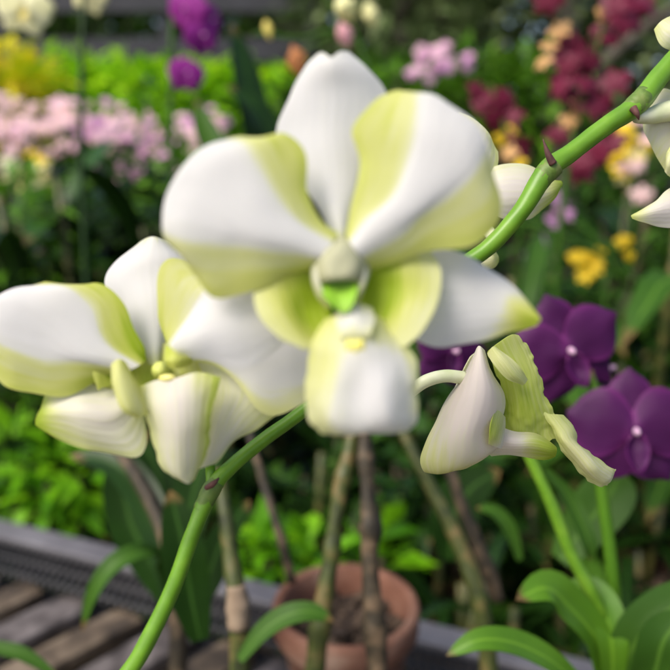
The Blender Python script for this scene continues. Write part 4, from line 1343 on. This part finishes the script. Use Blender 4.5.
# ------------------------------------------------------------------ lime ferns close behind the bench
for i, (x, y, d, r, l) in enumerate([(14, 470, 1.05, .075, 'bright lime leafy plant beyond the bench rail, at the frame edge'), (62, 480, 1.02, .055, 'smaller lime leafy plant beyond the bench rail'),
                                     (30, 425, 1.2, .06, 'green leafy plant behind the lime plants by the rail'),
                                     (264, 562, .84, .032, 'lime seedling left of the clay pot rim'), (305, 560, .84, .022, 'tiny lime seedling right behind the clay pot'),
                                     (372, 556, .86, .030, 'lime seedling behind the canes and clay pot'), (262, 505, 1.0, .045, 'bright green seedling above the lime ones behind the pot')]):
    c = at(x, y, d)
    shrub('leafy_plant', l, 'plant', c, (r * 1.1, r, r), 110 if r > .05 else 45, .055, 'fresh' if i not in (2, 6) else 'mid', 140 + i, 'small lime plants beyond the bench', None, 2)

# ------------------------------------------------------------------ filler beds of strap-leaved orchids
kinds = {'f': dict(h=.74, ncane=6, leafL=.17, leafW=.010, seed=8, mat='dark', elev=45, nl=12), 'g': dict(h=.80, ncane=6, leafL=.2, leafW=.012, seed=9, mat='dark', elev=40, nl=12),
         'a': dict(h=.86, ncane=5, leafL=.24, leafW=.019, seed=1, mat='dark'), 'b': dict(h=.95, ncane=5, leafL=.28, leafW=.022, seed=2, mat='dark'),
         'c': dict(h=.95, ncane=5, leafL=.24, leafW=.020, seed=3, mat='mid'), 'd': dict(h=.80, ncane=6, leafL=.26, leafW=.026, seed=4, mat='dark', elev=40),
         'e': dict(h=1.0, ncane=4, leafL=.22, leafW=.018, seed=5, mat='bright')}
rnd = random.Random(11)
GB = 'leafy orchid plants in the bed behind the bench'
LB = 'dark strap leaved orchid plant standing in the bed behind the bench'
LB2 = 'mid green strap leaved orchid plant in the bed behind the bench'
LB4 = 'low slender leaved dark orchid plant just beyond the bench rail'
LB5 = 'low narrow leaved dark orchid plant just beyond the bench rail'
LB3 = 'bright green strap leaved orchid plant in the bed behind the bench'
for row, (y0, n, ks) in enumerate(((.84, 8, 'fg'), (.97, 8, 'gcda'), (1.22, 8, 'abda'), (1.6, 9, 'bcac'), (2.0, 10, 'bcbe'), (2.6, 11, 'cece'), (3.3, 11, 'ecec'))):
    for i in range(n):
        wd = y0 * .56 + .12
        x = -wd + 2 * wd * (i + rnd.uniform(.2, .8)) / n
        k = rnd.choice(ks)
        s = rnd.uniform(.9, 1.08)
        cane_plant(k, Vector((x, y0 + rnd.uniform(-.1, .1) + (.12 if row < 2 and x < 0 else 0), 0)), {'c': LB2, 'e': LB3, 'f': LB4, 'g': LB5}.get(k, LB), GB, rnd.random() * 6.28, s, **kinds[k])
# taller clump behind the big bloom's left side, and on the right
for i, (x, d, k, s, l) in enumerate([(105, 1.15, 'b', 1.22, 'tall dark orchid plant with pale glints left of the big bloom'), (55, 1.25, 'a', 1.30, 'tall dark orchid plant under the pale yellow spray'),
                                     (150, 1.3, 'd', 1.4, 'broad leaved dark orchid plant below the pink bed'), (655, 1.1, 'c', 1.22, 'tall mid green orchid plant right of the golden flowers'),
                                     (600, 1.35, 'b', 1.22, 'tall dark orchid plant behind the purple blooms'), (540, 1.5, 'c', 1.2, 'mid green orchid plant below the lavender spray')]):
    p = at(x, 300, d)
    cane_plant(k, ground_of(p), l, 'tall orchid plants behind the white blooms', i * 1.1, s, **kinds[k])

for i, (x, y, d, r, n, lf, mt, l) in enumerate([
        (625, 215, 1.75, .16, 420, .055, 'mid', 'small leaved green shrub between the yellow sprays and the edge bloom'),
        (655, 300, 1.35, .12, 330, .05, 'mid', 'small leaved green shrub at the frame edge above the lower purple bloom'),
        (545, 270, 1.9, .16, 420, .055, 'dark', 'dark small leaved shrub below the lavender spray'),
        (600, 320, 1.6, .12, 300, .05, 'dark', 'dark small leaved shrub right behind the upper purple bloom'),
        (205, 200, 1.8, .14, 320, .06, 'bright', 'green shrub showing past the left petal of the big bloom'),
        (18, 245, 1.3, .13, 330, .06, 'bright', 'green small leaved shrub under the pale yellow spray'),
        (62, 222, 1.9, .15, 330, .06, 'mid', 'green shrub directly under the dusty salmon orchids'),
        (160, 212, 2.0, .15, 330, .06, 'mid', 'green shrub under the lowest pink orchids'),
        (120, 215, 1.5, .12, 260, .06, 'dark', 'dark glossy shrub under the pink bed'),
        (445, 480, .95, .07, 150, .05, 'dark', 'dark shrub in the deep shade under the half open bud'),
        (400, 470, 1.1, .09, 170, .05, 'mid', 'green shrub in the shade behind the canes')]):
    shrub('leafy_shrub', l, 'shrub', at(x, y, d), (r * 1.15, r, r), n, lf, mt, 300 + i, 'small leaved shrubs in the beds', None, 3)

pr_ = onz(668, 560, .72)
clay_pot(Vector((pr_.x, pr_.y, .55)), .07, .15, 'reddish clay pot beyond the broad leaved corner plant')
b2 = thing('pot_stand', 'dark low stand under the reddish clay pot', 'plant stand', Vector((pr_.x, pr_.y, 0)))
m = MB()
box_mb(m, Vector((pr_.x, pr_.y, .53)), (Vector((1, 0, 0)), Vector((0, 1, 0)), Z), (.12, .12, .02))
m.build('stand_board', M_slat, b2, smooth=False)
for sx in (-1, 1):
    for sy in (-1, 1):
        m = MB()
        box_mb(m, Vector((pr_.x + sx * .1, pr_.y + sy * .1, .255)), (Vector((1, 0, 0)), Vector((0, 1, 0)), Z), (.012, .012, .255))
        m.build('leg', M_slat, b2, smooth=False)
